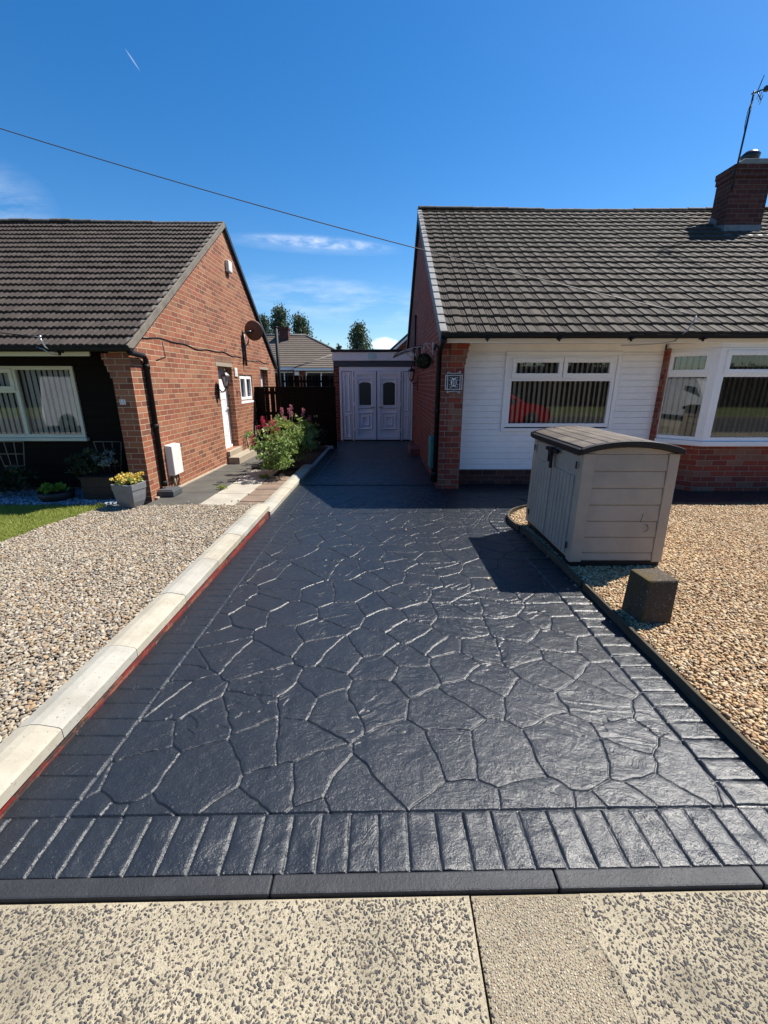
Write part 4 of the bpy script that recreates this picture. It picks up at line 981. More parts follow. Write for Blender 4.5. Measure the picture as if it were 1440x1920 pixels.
m = MB(); m.lathe([(.115, 5.58), (.115, 5.63), (.15, 5.66), (.165, 5.74), (.10, 5.80), (.02, 5.82)], (7.16, 10.0, 0), 16); m.build('chimney_cowl', 'black_iron', ch)
m = MB(); m.box(.9405, 10.0, 15.8, 15.9, -.3, 2.1); m.prism([(6.39, -.3), (15.9, -.3), (15.9, rtop(15.9)), (RAY, rtop(RAY)), (6.39, rtop(6.39))], 'x', 10.0, 10.1); m.build('rear_wall', 'brick_red', B_)
def moulding(mb, x0, x1, z0, z1, w, yb, d):
    """a raised frame with sloping sides, ridge d in front of plane yb"""
    P = [(x0, z0), (x1, z0), (x1, z1), (x0, z1)]; off = (0, w * .45, w * .6, w); dep = (0, d, d, 0); vs = []
    for o_, dd in zip(off, dep):
        vs += [(P[0][0] + o_, yb - dd, P[0][1] + o_), (P[1][0] - o_, yb - dd, P[1][1] + o_), (P[2][0] - o_, yb - dd, P[2][1] - o_), (P[3][0] + o_, yb - dd, P[3][1] - o_)]
    mb.add(vs, [(4 * k + i, 4 * k + (i + 1) % 4, 4 * k + 4 + (i + 1) % 4, 4 * k + 4 + i) for k in range(3) for i in range(4)])
def ring(mb, x0, x1, z0, z1, w, y0, y1):
    mb.box(x0, x1, y0, y1, z0, z0 + w); mb.box(x0, x1, y0, y1, z1 - w, z1); mb.box(x0, x0 + w, y0, y1, z0 + w, z1 - w); mb.box(x1 - w, x1, y0, y1, z0 + w, z1 - w)
# ------------------------------------------------------------------ garage at the end of the drive
G = thing('garage', (-.25, 12.5, -.12), 'flat roofed garage with pale double doors and white fascia at the end of the driveway', 'garage')
GZ = gz(12.45)
m = MB(); m.box(-1.40, -1.245, 12.47, 12.7, -.4, 1.92); m.box(-1.40, -1.30, 12.7, 17.5, -.4, 2.1); m.box(-1.40, .818, 17.5, 17.6, -.4, 2.1); m.build('wall', 'brick_side_shade', G)
m = MB(); m.box(-1.40, .815, 12.44, 12.60, 1.912, 2.07); m.build('lintel_beam', 'grey_beam', G, bevel=.004)
m = MB(); m.box(-1.42, .815, 12.40, 12.58, 2.072, 2.29); m.build('fascia', 'white_door', G, bevel=.004)
m = MB(); m.box(-1.45, .816, 12.36, 17.6, 2.292, 2.36); m.build('flat_roof', 'roof_felt', G, bevel=.01)
m = MB()
for i in range(9): m.box(-.44 + i * .0265, -.44 + i * .0265 + .018, 12.386, 12.399, 2.11, 2.26)
m.build('air_vent', 'steel', G)
m = MB(); yF = 12.49
m.box(-1.243, .812, yF - .03, yF + .05, 1.80, 1.91)
m.box(-1.243, -1.18, yF - .03, yF + .05, GZ, 1.80); m.box(.755, .812, yF - .03, yF + .05, GZ, 1.80)
for a in (-.905, .485): m.box(a, a + .055, yF - .03, yF + .05, GZ, 1.80)
m.build('door_frame', 'white_door', G, bevel=.006)
m = MB(); m.box(-1.24, .81, yF + .051, yF + .07, GZ, 1.9); m.build('dark_backing', 'room_dark', G)  # thin dark sheet added behind the doors, stands in for shade in the gaps
for a, b in ((-1.168, -.917), (.552, .743)):
    m = MB(); m.box(a, b, yF, yF + .03, GZ + .02, 1.79); moulding(m, a + .035, b - .035, .69, 1.73, .05, yF + .0005, .03); moulding(m, a + .035, b - .035, GZ + .08, .62, .05, yF + .0005, .03)
    for z in (GZ + .03, .63, 1.74):
        m.box(a, b, yF - .014, yF - .0005, z, z + .045)
    for x in (a, b - .035): m.box(x, x + .035, yF - .0135, yF - .0006, GZ + .076, 1.739)
    m.build('side_panel', 'white_door', G, bevel=.004)
for k, (a, b) in enumerate(((-.835, -.216), (-.196, .471))):
    m = MB(); m.box(a, b, yF - .02, yF + .03, GZ + .02, 1.797)
    ring(m, a + .008, b - .008, GZ + .03, 1.79, .085, yF - .062, yF - .0205)
    c = (a + b) / 2 + (.005 if k else -.005); moulding(m, c - .225, c + .225, .18, .71, .07, yF - .0195, .042); moulding(m, c - .125, c + .125, .29, .60, .065, yF - .0195, .04); moulding(m, c - .235, c + .235, .78, 1.62, .07, yF - .0195, .04)
    # arched glazing bead
    arc = [(c - .20, .85), (c + .20, .85)] + [(c + .20 * math.cos(t), 1.46 + .075 * math.sin(t)) for t in np.linspace(0, PI, 12)]
    arc_i = [(c - .168, .882), (c + .168, .882)] + [(c + .168 * math.cos(t), 1.445 + .062 * math.sin(t)) for t in np.linspace(0, PI, 12)]
    n = len(arc); vs = [(p[0], yF - .045, p[1]) for p in arc] + [(p[0], yF - .045, p[1]) for p in arc_i] + [(p[0], yF - .0203, p[1]) for p in arc] + [(p[0], yF - .0203, p[1]) for p in arc_i]
    fs = []
    for i in range(n):
        j = (i + 1) % n; fs += [(i, j, n + j, n + i), (2 * n + i, 2 * n + j, j, i), (n + i, n + j, 3 * n + j, 3 * n + i)]
    m.add(vs, fs)
    d = m.build('door', 'white_door', G)
    m = MB(); m.add([(p[0], yF - .026, p[1]) for p in arc_i], [tuple(range(n))]); m.build('window', 'glass_frosted', d)
    h = MB(); hx = b - .045 if k == 0 else a + .045; sgn = -1 if k == 0 else 1
    h.box(hx - .014, hx + .014, yF - .052, yF - .0405, .66, .88); h.tube([(hx, yF - .05, .83), (hx, yF - .09, .83), (hx + sgn * .12, yF - .09, .835)], .011, 8); h.build('handle', 'brass', d)
    m = MB(); hx = a - .012 if k == 0 else b + .012
    for z in (.12, .85, 1.55): MB().tube([(hx, yF - .045, z), (hx, yF - .045, z + .11)], .014, 8).build('hinge', 'white_door', d)
m = MB(); m.box(-1.385, .8, 6.60, 6.70, -.2, -.068)
for i in range(72):
    m.box(-1.36 + i * .03, -1.36 + i * .03 + .018, 6.61, 6.69, -.0678, -.0595)
m.box(-1.375, .8, 6.598, 6.610, -.0677, -.0600); m.box(-1.375, .8, 6.69, 6.702, -.0677, -.0600)
tag(m.build('drain_channel', 'drive_paint', origin=(-.3, 6.65, -.06)), 'dark slotted drain channel laid across the driveway', 'drain')
m = MB(); m.box(.60, .818, 9.75, 10.65, -.3, .04); tag(m.build('brick_step', 'terracotta', bevel=.012, origin=(.7, 10.2, -.1)), 'low red tiled step at the foot of the shaded side wall near the garage', 'step')

# ------------------------------------------------------------------ fences
def fence(name, label, x0, x1, y, ztop, pitch=.11, gap=.014, th=.018, rails=(), posts=(), lift=.05, jag=.0):
    f = thing(name, (x0, y, gz(y)), label, 'fence')
    b = MB(); x = x0; g0 = gz(y)
    while x < x1 - .03:
        g_ = gap * random.choice((.15, .3, .6, 1, 1.5)) * (1 if x < x0 + .45 * (x1 - x0) or lift < .03 else .06); e = min(x + pitch, x1); b.box(x, e - g_, y - th / 2, y + th / 2, g0 + lift, ztop + random.uniform(-jag, jag)); x = e
    b.build('boards', 'fence_wood', f)
    r = MB()
    for z in rails: r.box(x0, x1, y + th / 2 + .0005, y + th / 2 + .045, z, z + .075)
    r.build('rail', 'fence_wood', f)
    for px in posts:
        p = MB(); p.box(px - .045, px + .045, y + .06, y + .15, -.4, ztop + .03); p.build('post', 'fence_wood', f, bevel=.006)
    return f
f1 = fence('board_fence', 'near dark brown board fence between the left gable and the garage, gaps glowing', -3.19, -1.2, 10.95, 1.37, .125, .026, rails=(.15, .72, 1.22), posts=(-3.14, -2.2, -1.26))
m = MB(); m.box(-3.19, -1.2, 10.925, 10.985, 1.3715, 1.40); m.build('capping', 'fence_wood', f1, bevel=.004)
f2 = fence('board_fence', 'rear dark board fence seen above the nearer fence, in front of the far bungalow', -5.6, -1.43, 17.0, 1.74, .115, .03, rails=(.3, 1.5), posts=(-4.4, -2.9, -1.6), jag=.02, lift=.02)

# ------------------------------------------------------------------ far houses
D = thing('far_bungalow', (-3.9, 24, 0), 'far red brick bungalow with hipped brown roof and small chimney behind the fences', 'house')
yB = 24.0
m = MB(); m.box(-9.0, -1.2, yB, yB + 6, -.4, 2.2); m.build('wall', 'brick_red', D)
m = MB(); m.box(-4.72, -1.2, yB - .7, yB - .002, -.4, 2.16); m.build('bay_wall', 'brick_red', D)
def courses(mb, zl, zr, n, step=.03):
    """stepped tile courses between a left and a right hip line, each a pair of points (bottom, top)"""
    for i in range(n):
        t0, t1 = i / n, (i + 1.12) / n; t1 = min(t1, 1)
        P = [np.array(zl[0]) + (np.array(zl[1]) - np.array(zl[0])) * t for t in (t0, t1)]; Q = [np.array(zr[0]) + (np.array(zr[1]) - np.array(zr[0])) * t for t in (t0, t1)]
        up = np.array((0, -.5, .85)) * step; lo = [P[0] + up, Q[0] + up, Q[1] + up * .1, P[1] + up * .1, P[0] - up * .3, Q[0] - up * .3]
        mb.add([tuple(x) for x in lo], [(0, 1, 2, 3), (4, 5, 1, 0)])
    return mb
def hip_roof(parent):
    A1, B1 = (-9.4, yB - .35, 2.27), (-.8, yB - .35, 2.27); A2, B2 = (-9.4, yB + 6.4, 2.27), (-.8, yB + 6.4, 2.27); R1, R2 = (-7.5, yB + 3, 4.12), (-4.60, yB + 3, 4.12)
    m = MB(); m.add([A1, B1, R2, R1, A2, B2], [(1, 5, 2), (5, 4, 3, 2), (4, 0, 3)]); courses(m, (A1, R1), (B1, R2), 15)
    me = m.build('roof', 'tile_far_courses', parent)
    r = MB(); r.tube([R1, R2], .10, 8); r.build('ridge_tiles', 'ridge_tile', me)
    for q in (B1, B2): r = MB(); r.tube([R2, q], .08, 8); r.build('hip_tiles', 'ridge_tile', me)
    p = MB(); ap = (-2.35, yB + 1.15, 3.12); e1, e2 = (-4.55, yB - 1.05, 2.20), (-.75, yB - 1.05, 2.20)
    courses(p, (e1, ap), (e2, (-1.35, yB + .9, 3.12)), 8); p.add([e1, ap, (-4.7, yB - .30, 2.31)], [(0, 1, 2)]); p.build('bay_roof', 'tile_far_courses', me)
    q = MB(); q.tube([e1, ap], .06, 8); q.build('hip_tiles', 'ridge_tile', me)
    return me
def far_tile():
    b = NB('tile_far_courses'); v = b.coord(); sx_ = b.n('ShaderNodeSeparateXYZ'); b.l(v, sx_.inputs[0])
    nx_ = b.noise(v, 3, 4); n2 = b.noise(b.map(v, (7, 1, 7.6)), 1.0, 1)
    c = b.mix(nx_, (.126, .099, .078), (.09, .072, .06)); c = b.mix(b.math('MULTIPLY', n2, .5), c, (.162, .138, .114))
    b.set(col=c, rough=.9, spec=.2)
far_tile(); rf = hip_roof(D)
m = MB(); m.box(-6.0, -5.50, yB + 2.4, yB + 3.0, 3.4, 4.42); m.box(-6.05, -5.45, yB + 2.35, yB + 3.05, 4.421, 4.52); m.build('chimney', 'brick_dark', rf)
m = MB(); m.box(-9.3, -4.45, yB - .36, yB - .34, 2.12, 2.26); m.box(-4.6, -.8, yB - 1.07, yB - 1.05, 2.08, 2.19); m.build('fascia', 'white_plastic', D)
def simple_window(parent, x0, x1, y, z0, z1, n):
    m = MB(); f = .06; m.box(x0, x1, y - .05, y, z0, z0 + f); m.box(x0, x1, y - .05, y, z1 - f, z1)
    for i in range(n + 1):
        x = x0 + (x1 - x0 - f) * i / n; m.box(x, x + f, y - .0495, y, z0 + f, z1 - f)
    w_ = m.build('window', 'white_plastic', parent)
    g = MB(); g.add([(x0, y - .015, z0), (x1, y - .015, z0), (x1, y - .015, z1), (x0, y - .015, z1)], [(0, 1, 2, 3)]); g.build('pane', 'car_glass', w_)
simple_window(D, -5.9, -4.75, yB - .003, .9, 2.05, 2); simple_window(D, -4.05, -2.9 + 1.2, yB - .703, .9, 2.03, 3)
tag(MB().box(-4.62, -4.40, yB - .82, yB - .702, 1.85, 2.04).build('alarm_box', 'white_plastic', bevel=.01, origin=(-4.6, yB - .7, 2)), 'tiny pale alarm box on the wall of the far bungalow', 'alarm box')
E2 = thing('gabled_house', (2.4, 26, 0), 'distant gable roofed house peeping over the garage beside the right bungalow', 'house')
m = MB(); m.prism([(-.55, -.3), (5.2, -.3), (5.2, 2.45), (2.35, 4.9), (-.55, 2.45)], 'y', 26.0, 33); m.build('wall', 'brick_red', E2)
m = MB()
for s_ in (-1, 1):
    P = [(2.35, 5.0), (2.35 + s_ * 3.2, 2.28), (2.35 + s_ * 3.2, 2.16), (2.35, 4.86)]; m.prism(P, 'y', 25.7, 33.2)
m.build('roof', 'tile_far', E2)
m = MB()
for s_ in (-1, 1): m.prism([(2.35, 4.85), (2.35 + s_ * 3.2, 2.13), (2.35 + s_ * 3.2, 2.0), (2.35, 4.70)], 'y', 25.66, 25.699)
m.build('bargeboard', 'white_plastic', E2)
m = MB(); m.box(1.30, 1.58, 25.2, 25.5, 1.8, 3.86); m.build('flue', 'roof_felt', E2)

# ------------------------------------------------------------------ foliage
def leaf_quads(P, size, rng, up=.4, asp=.55):
    """one small bent leaf (two triangles) per point"""
    n = len(P); d = rng.normal(size=(n, 3)); d[:, 2] += up; d /= np.linalg.norm(d, axis=1)[:, None]
    a = np.cross(d, rng.normal(size=(n, 3))); a /= np.linalg.norm(a, axis=1)[:, None]
    s = (size * rng.uniform(.6, 1.35, n))[:, None]
    v = np.stack([P, P + d * s * .5 + a * s * asp * .5, P + d * s, P + d * s * .5 - a * s * asp * .5], 1).reshape(-1, 3)
    f = np.arange(4 * n).reshape(-1, 4); return v, f
def crown_points(n, rng, h0, h1, rad, tips, spread=.12):
    """leaf points gathered in clumps along limbs"""
    out = []
    per = n // len(tips)
    for a, b in tips:
        a, b = np.array(a), np.array(b); t = rng.beta(2.2, 1.3, per)[:, None]; out.append(a + (b - a) * t + rng.normal(size=(per, 3)) * spread * (1.15 - t * .55))
    return np.concatenate(out)
def tree(name, label, cat, base, h, r, mat, n=5200, leaf=.16, group=None, conical=True, seed=1, rise=.9, crown0=.12):
    rng = np.random.default_rng(seed); bx, by = base; z0 = -.3
    t = thing(name, (bx, by, z0), label, cat, group)
    tr = MB(); lean = rng.normal(0, .15, 2); pts = [(bx + lean[0] * k, by + lean[1] * k, z0 + h * k * .93) for k in (0, .15, .35, .6, .85, 1)]
    tr.tube(pts, [h * .028, h * .022, h * .018, h * .012, h * .006, h * .002], 8)
    tips = []; nb = 46
    for i in range(nb):
        k = crown0 + (1 - crown0) * (i / nb) ** .85; a = i * 2.4 + rng.uniform(-.5, .5)
        if conical: rr = r * (1.02 - k) ** .85 * rng.uniform(.65, 1.15)
        else: rr = r * math.sqrt(max(.05, 1 - (2 * (k - crown0) / (1 - crown0) - .9) ** 2)) * rng.uniform(.6, 1.1)
        p0 = np.array((bx + lean[0] * k, by + lean[1] * k, z0 + h * k * .93)); p1 = p0 + np.array((math.cos(a) * rr, math.sin(a) * rr, rr * rise * rng.uniform(.7, 1.4)))
        p1[2] = min(p1[2], z0 + h * 1.03); tips.append((p0, p1))
        if i % 2 == 0: mid = (p0 + p1) / 2 - np.array((0, 0, .08 * rr)); tr.tube([tuple(p0), tuple(mid), tuple(p1)], [h * .006, h * .004, h * .0015], 5)
    tips.append((np.array(pts[-2]), np.array(pts[-2]) + np.array((0, 0, h * .16))))
    tr.build('trunk', 'bark', t)
    P = crown_points(n, rng, 0, 1, r, tips, r * .17); v, f = leaf_quads(P, leaf, rng, .8)
    cl = np.repeat(rng.uniform(0, 1, len(tips)), n // len(tips)); rnd = np.clip(cl * .6 + rng.uniform(0, .4, len(P)), 0, 1)
    raw_mesh('crown', v, f, mat, t, rnd=rnd); return t
tree('conifer_tree', 'tall conifer nearest the left gable, its spire topmost of the far trees', 'tree', (-10.3, 45), 8.9, 2.1, 'leaf_conifer', 6500, .21, 'conifers beyond the houses', seed=3, rise=1.35)
tree('conifer_tree', 'slightly lower conifer half hidden behind the left gable edge', 'tree', (-11.9, 46), 8.4, 1.9, 'leaf_conifer', 5200, .21, 'conifers beyond the houses', seed=4)
tree('conifer_tree', 'broad conifer rising directly above the far hipped roof', 'tree', (-7.95, 44.5), 8.1, 2.05, 'leaf_conifer', 6500, .21, 'conifers beyond the houses', seed=5, rise=1.35)
tree('conifer_tree', 'lone broad conifer rising above the garage roof', 'tree', (-2.25, 45), 7.35, 2.1, 'leaf_conifer', 6500, .21, 'conifers beyond the houses', seed=8, rise=1.35)
tree('conifer_tree', 'small slim conifer tip just left of the lone conifer over the garage', 'tree', (-4.35, 45), 5.55, .7, 'leaf_conifer', 2400, .19, 'conifers beyond the houses', seed=9)
tree('broadleaf_tree', 'yellow green rounded tree behind the far hipped roof', 'tree', (-6.1, 43), 5.2, 2.0, 'leaf_lime', 6500, .2, None, False, 12, .5)
def mound(parent, name, centers, n, size, mat, seed, up=.5, asp=.55, fill=.55):
    rng = np.random.default_rng(seed); out = []
    W = np.array([c[3] ** 2 for c in centers]); W = W / W.sum()
    for c, w_ in zip(centers, W):
        k = max(8, int(n * w_)); d = rng.normal(size=(k, 3)); d /= np.linalg.norm(d, axis=1)[:, None]; d[:, 2] = np.abs(d[:, 2]) * .9 - .2
        rr = c[3] * rng.uniform(fill, 1.08, k)[:, None]; out.append(np.array(c[:3]) + d * rr * np.array((1, 1, c[4] if len(c) > 4 else 1)))
    P = np.concatenate(out); v, f = leaf_quads(P, size, rng, up, asp); return raw_mesh(name, v, f, mat, parent, rnd=rng.uniform(0, 1, len(P)))
def flower_heads(parent, name, pts, mat, seed, r=.03, hgt=.09, n=46, size=.018):
    rng = np.random.default_rng(seed)
    for p in pts:
        P = np.clip(rng.normal(size=(n, 3)), -1.3, 1.3) * np.array((r, r, hgt * .55)) * .6 + np.array(p)
        v, f = leaf_quads(P, size, rng, .3, .9); raw_mesh(name, v, f, mat, parent, rnd=rng.uniform(0, 1, len(P)))
def clumps(x0, x1, y0, y1, z0, z1, n, r, rng): return [(rng.uniform(x0, x1), rng.uniform(y0, y1), rng.uniform(z0, z1), r * rng.uniform(.7, 1.25)) for _ in range(n)]
rg = np.random.default_rng(21)
s1 = thing('valerian_shrub', (-2.02, 7.6, -.05), 'leafy valerian shrub with red flower spikes at the near end of the bed', 'shrub')
mound(s1, 'foliage', [(rg.uniform(-2.2, -1.6), rg.uniform(6.9, 7.9), rg.uniform(.25, .72), rg.uniform(.035, .06)) for _ in range(60)] + clumps(-2.10, -1.66, 6.95, 7.9, .06, .50, 40, .125, rg), 6800, .052, 'leaf_shrub', 31)
mound(s1, 'russet_foliage', clumps(-2.12, -1.75, 7.35, 7.9, .50, .66, 10, .09, rg), 750, .045, 'leaf_russet', 32)
fp = [(a_ + .08, b_ - .06, c_ + .10) for a_, b_, c_ in [(-2.40, 7.62, .42), (-2.42, 7.7, .50), (-2.37, 7.6, .34), (-2.30, 7.72, .62), (-2.22, 7.75, .70), (-2.26, 7.85, .76), (-2.12, 7.85, .68), (-2.07, 7.9, .70), (-2.33, 7.8, .55), (-2.15, 7.7, .62), (-1.98, 7.75, .58)]]
flower_heads(s1, 'flower_spike', fp, 'flower_red', 33, .040, .12, 90)
m = MB()
for p in fp: m.tube([(p[0] * .5 - .95, 7.7, .15), (p[0], p[1], p[2] - .02)], .004, 5)
m.build('stems', 'stem_green', s1)
s2 = thing('valerian_shrub', (-1.85, 8.9, -.05), 'larger yellow green shrub with pink flower spikes behind the red flowered one', 'shrub')
mound(s2, 'foliage', [(rg.uniform(-2.25, -1.42), rg.uniform(8.0, 9.3), rg.uniform(.4, .82), rg.uniform(.035, .06)) for _ in range(60)] + clumps(-2.10, -1.50, 7.9, 9.4, .10, .56, 46, .16, rg), 7400, .055, 'leaf_shrub', 41)
mound(s2, 'top_foliage', clumps(-2.1, -1.52, 8.2, 9.2, .56, .70, 18, .10, rg), 1200, .05, 'leaf_lime', 42)
fp = [(-2.05, 8.8, .97), (-2.06, 8.8, .90), (-1.88, 8.9, 1.02), (-1.92, 8.85, .95), (-1.86, 8.8, .88), (-1.64, 8.9, .95), (-1.65, 8.9, .87), (-2.2, 8.6, .74), (-1.98, 8.7, .80), (-1.52, 8.9, .80), (-2.3, 8.6, .66)]
flower_heads(s2, 'flower_spike', fp, 'flower_pink', 43, .036, .10, 70)
m = MB()
for p in fp: m.tube([(p[0] * .6 - .74, 8.8, .2), (p[0], p[1], p[2] - .02)], .004, 5)
m.build('stems', 'stem_green', s2)
s3 = thing('bed_shrub', (-1.75, 10.2, -.05), 'dark shaded shrub at the back of the bed against the board fence', 'shrub')
mound(s3, 'foliage', clumps(-2.15, -1.55, 9.8, 10.6, .05, .40, 18, .17, rg), 2600, .06, 'leaf_dark', 51)
for i, (x, y, k, lb) in enumerate(((-2.47, 6.3, 5, 'small weed tuft growing in the joint beside the pale slabs'), (-2.05, 7.15, 9, 'yellow green weed tuft at the foot of the red flowered shrub'), (-3.66, 5.25, 3, 'grassy weed tuft at the tip of the lawn beside the grey pot'))):
    w_ = thing('weed', (x, y, gz(y)), lb, 'weed'); mound(w_, 'foliage', [(x + random.uniform(-.06, .06), y + random.uniform(-.06, .06), gz(y) + .01, .05) for _ in range(k)], 40 * k, .04, 'leaf_lime', 60 + i, 1.4, .2, .1)
# ------------------------------------------------------------------ storage box and concrete block
K = thing('storage_box', (1.97, 3.9, gz(3.9)), 'beige plastic garden storage box with curved brown slatted lid standing on golden gravel', 'storage box')
kz = gz(3.4); X0, X1, Y0, Y1 = 1.565, 2.345, 3.33, 4.50; ZB, ZT = kz + .075, kz + .985
m = MB(); m.box(X0 + .02, X1 - .01, Y0 + .012, Y1 - .02, kz - .06, ZB); m.build('base', 'box_lid_edge', K, bevel=.008)
m = MB(); tp = .012                                     # body tapers slightly upwards
def tb(x0, x1, y0, y1, z0, z1, mb):                     # box following the taper
    def q(x, y, z): t = (z - ZB) / (ZT - ZB); cx, cy = (X0 + X1) / 2, (Y0 + Y1) / 2; return (x - (x - cx) / .42 * tp * t, y - (y - cy) / .6 * tp * t, z)
    mb.hexa([q(x0, y0, z0), q(x1, y0, z0), q(x1, y1, z0), q(x0, y1, z0), q(x0, y0, z1), q(x1, y0, z1), q(x1, y1, z1), q(x0, y1, z1)])
tb(X0 + .02, X1 - .02, Y0 + .02, Y1 - .02, ZB, ZT, m)
cw = .085
for a, b in ((X0, X0 + .10), (X1 - .085, X1)):
    for c, d in ((Y0, Y0 + .08), (Y1 - .08, Y1)): tb(a, b, c, d, ZB - .004, ZT + .002, m)
nb = 7; zb0 = ZB + .0; hh = [.072] + [.139] * 6
z = ZB
for i, h_ in enumerate(hh):
    for yy, sg in ((Y0 + .0198, -1), (Y1 - .0198, 1)):
        za, zt = z + .009, min(z + h_, ZT)
        # weatherboard, thicker at its foot
        def q(x, y, zz): t = (zz - ZB) / (ZT - ZB); cx, cy = (X0 + X1) / 2, (Y0 + Y1) / 2; return (x - (x - cx) / .42 * tp * t, y - (y - cy) / .6 * tp * t, zz)
        xa, xb = X0 + .1005, X1 - .0855
        A_ = [q(xa, yy, za), q(xb, yy, za), q(xb, yy, zt), q(xa, yy, zt)]; B2 = [q(xa, yy + sg * .014, za), q(xb, yy + sg * .014, za), q(xb, yy + sg * .006, zt), q(xa, yy + sg * .006, zt)]
        m.add(A_ + B2, [(4, 5, 6, 7), (0, 1, 5, 4), (3, 2, 6, 7)[::-1], (0, 4, 7, 3), (1, 2, 6, 5)] if sg < 0 else [(7, 6, 5, 4), (4, 5, 1, 0), (7, 3, 2, 6), (3, 7, 4, 0), (5, 6, 2, 1)])
    z += h_
# gable ends under the curved lid
arcn = 14
def lidz(x): t = (x - X0) / (X1 - X0) * 2 - 1; return ZT + .057 * (1 - t * t) ** .9 if abs(t) < 1 else ZT
for yy in (Y0 + .022, Y1 - .05):
    P = [(X0 + .03, ZT - .002)] + [(x, lidz(x) - .004) for x in np.linspace(X0 + .03, X1 - .03, arcn)] + [(X1 - .03, ZT - .002)]
    m.prism(P, 'y', yy, yy + .028)
m.build('body', 'box_beige', K, bevel=.005)
m = MB()                                                # scuffs on the near end
for p in ([(2.105, .405), (2.113, .44), (2.118, .475)], [(2.15, .318), (2.165, .325), (2.178, .335), (2.182, .352), (2.172, .375), (2.155, .385)]):
    MB().tube([(a, Y0 - .0005 + .0015, b + kz + .02) for a, b in p], .0022, 4).build('scuff_mark', 'black_plastic', K)
ym = (Y0 + Y1) / 2
for a, b in ((Y0 + .082, ym - .002), (ym + .002, Y1 - .082)):
    m = MB(); tb(X0 + .004, X0 + .0196, a, b, ZB + .01, ZT - .03, m)
    n = 6; w_ = (b - a - .06) / n
    for i in range(n): tb(X0 - .006, X0 + .0038, a + .03 + w_ * i + .005, a + .03 + w_ * (i + 1) - .005, ZB + .03, ZT - .20, m)
    d = m.build('door', 'box_door', K, bevel=.004)
    for zz in (ZB + .12, ZT - .10):
        h = MB()
        yy = a + .004 if a < ym else b - .03
        if a < ym: yy = a - .012
        h.box(X0 - .012, X0 - .0065, yy, yy + .026, zz - .03, zz + .03); h.build('hinge', 'box_lid_edge', d, bevel=.003)
m = MB(); zz = ZT - .055; m.box(X0 - .035, X0 - .004, ym - .13, ym + .13, zz - .012, zz + .02); m.box(X0 - .045, X0 - .015, ym - .035, ym + .035, zz - .05, zz + .03); m.box(X0 - .040, X0 - .02, ym - .04, ym - .005, zz - .16, zz - .05); m.box(X0 - .04, X0 - .02, ym + .02, ym + .045, zz - .11, zz - .05)
m.build('latch', 'black_plastic', K, bevel=.005)
# curved slatted lid
def lid_mat():
    b = NB('box_lid'); v = b.coord(); n = b.noise(b.map(v, (30, 1.5, 30)), 2, 5); n2 = b.noise(v, 5, 4)
    c = b.mix(n, (.0806, .062, .0465), (.155, .1271, .0961)); c = b.mix(b.ramp(n2, [(.45, (0, 0, 0)), (.7, (1, 1, 1))]), c, (.2232, .186, .1426))
    b.set(col=c, rough=.38, spec=.6, nor=b.bump(n, .3, .004))
lid_mat()
LX0, LX1, LY0, LY1 = X0 - .025, X1 - .002, Y0 - .03, Y1 + .03
def lz(x): t = (x - LX0) / (LX1 - LX0) * 2 - 1; return ZT + .006 + .066 * max(0, 1 - t * t) ** .85
def lid_shell(xa, xb, y0, y1, off0, off1, n=10, mb=None):
    mb = mb or MB(); xs = np.linspace(xa, xb, n); P = [(x, lz(x) + off1) for x in xs] + [(x, lz(x) + off0) for x in xs[::-1]]; mb.prism(P, 'y', y0, y1); return mb
m = lid_shell(LX0 + .01, LX1 - .01, LY0 + .05, LY1 - .05, -.02, .026, 16)
lid = m.build('lid', 'box_lid_edge', K)
m = MB(); ns = 8; w_ = (LX1 - LX0 - .05) / ns
for i in range(ns): lid_shell(LX0 + .025 + w_ * i + .004, LX0 + .025 + w_ * (i + 1) - .004, LY0 + .055, LY1 - .055, .0262, .034, 5, m)
m.build('lid_slats', 'box_lid', lid, bevel=.003)
m = MB(); lid_shell(LX0, LX1, LY0, LY0 + .049, -.010, .036, 22, m); lid_shell(LX0, LX1, LY1 - .049, LY1, -.010, .036, 22, m)
m.box(LX0 - .004, LX0 + .022, LY0 + .0495, LY1 - .0495, ZT - .010, ZT + .036); m.box(LX1 - .022, LX1 + .004, LY0 + .0495, LY1 - .0495, ZT - .010, ZT + .036)
m.build('lid_rim', 'box_lid_edge', lid, bevel=.006)
# block
def block_mat():
    b = NB('block_concrete'); v = b.coord(); n = b.noise(v, 14, 6, .7); f = b.noise(v, 90, 3)
    c = b.mix(n, (.10, .078, .055), (.045, .038, .030)); c = b.mix(b.ramp(f, [(.62, (0, 0, 0)), (.7, (1, 1, 1))]), c, (.30, .27, .23))
    c = b.mix(b.ramp(b.noise(v, 6, 5), [(.5, (0, 0, 0)), (.65, (1, 1, 1))]), c, (.085, .062, .025))
    b.set(col=c, rough=.95, spec=.2, nor=b.bump(b.math('ADD', n, b.math('MULTIPLY', f, .4)), .7, .01))
block_mat()
bz = gz(2.6); m = MB(); q = [(1.625, 2.62), (1.655, 2.41), (1.85, 2.422), (1.845, 2.64)]; qt = [(1.645, 2.62), (1.66, 2.435), (1.86, 2.442), (1.85, 2.64)]
m.hexa([(a, b, bz - .05) for a, b in q] + [(a, b, bz + .325) for a, b in qt])
tag(m.build('concrete_block', 'block_concrete', bevel=.012, origin=(1.79, 2.57, bz)), 'small weathered dark concrete block standing on golden gravel before the storage box', 'block')

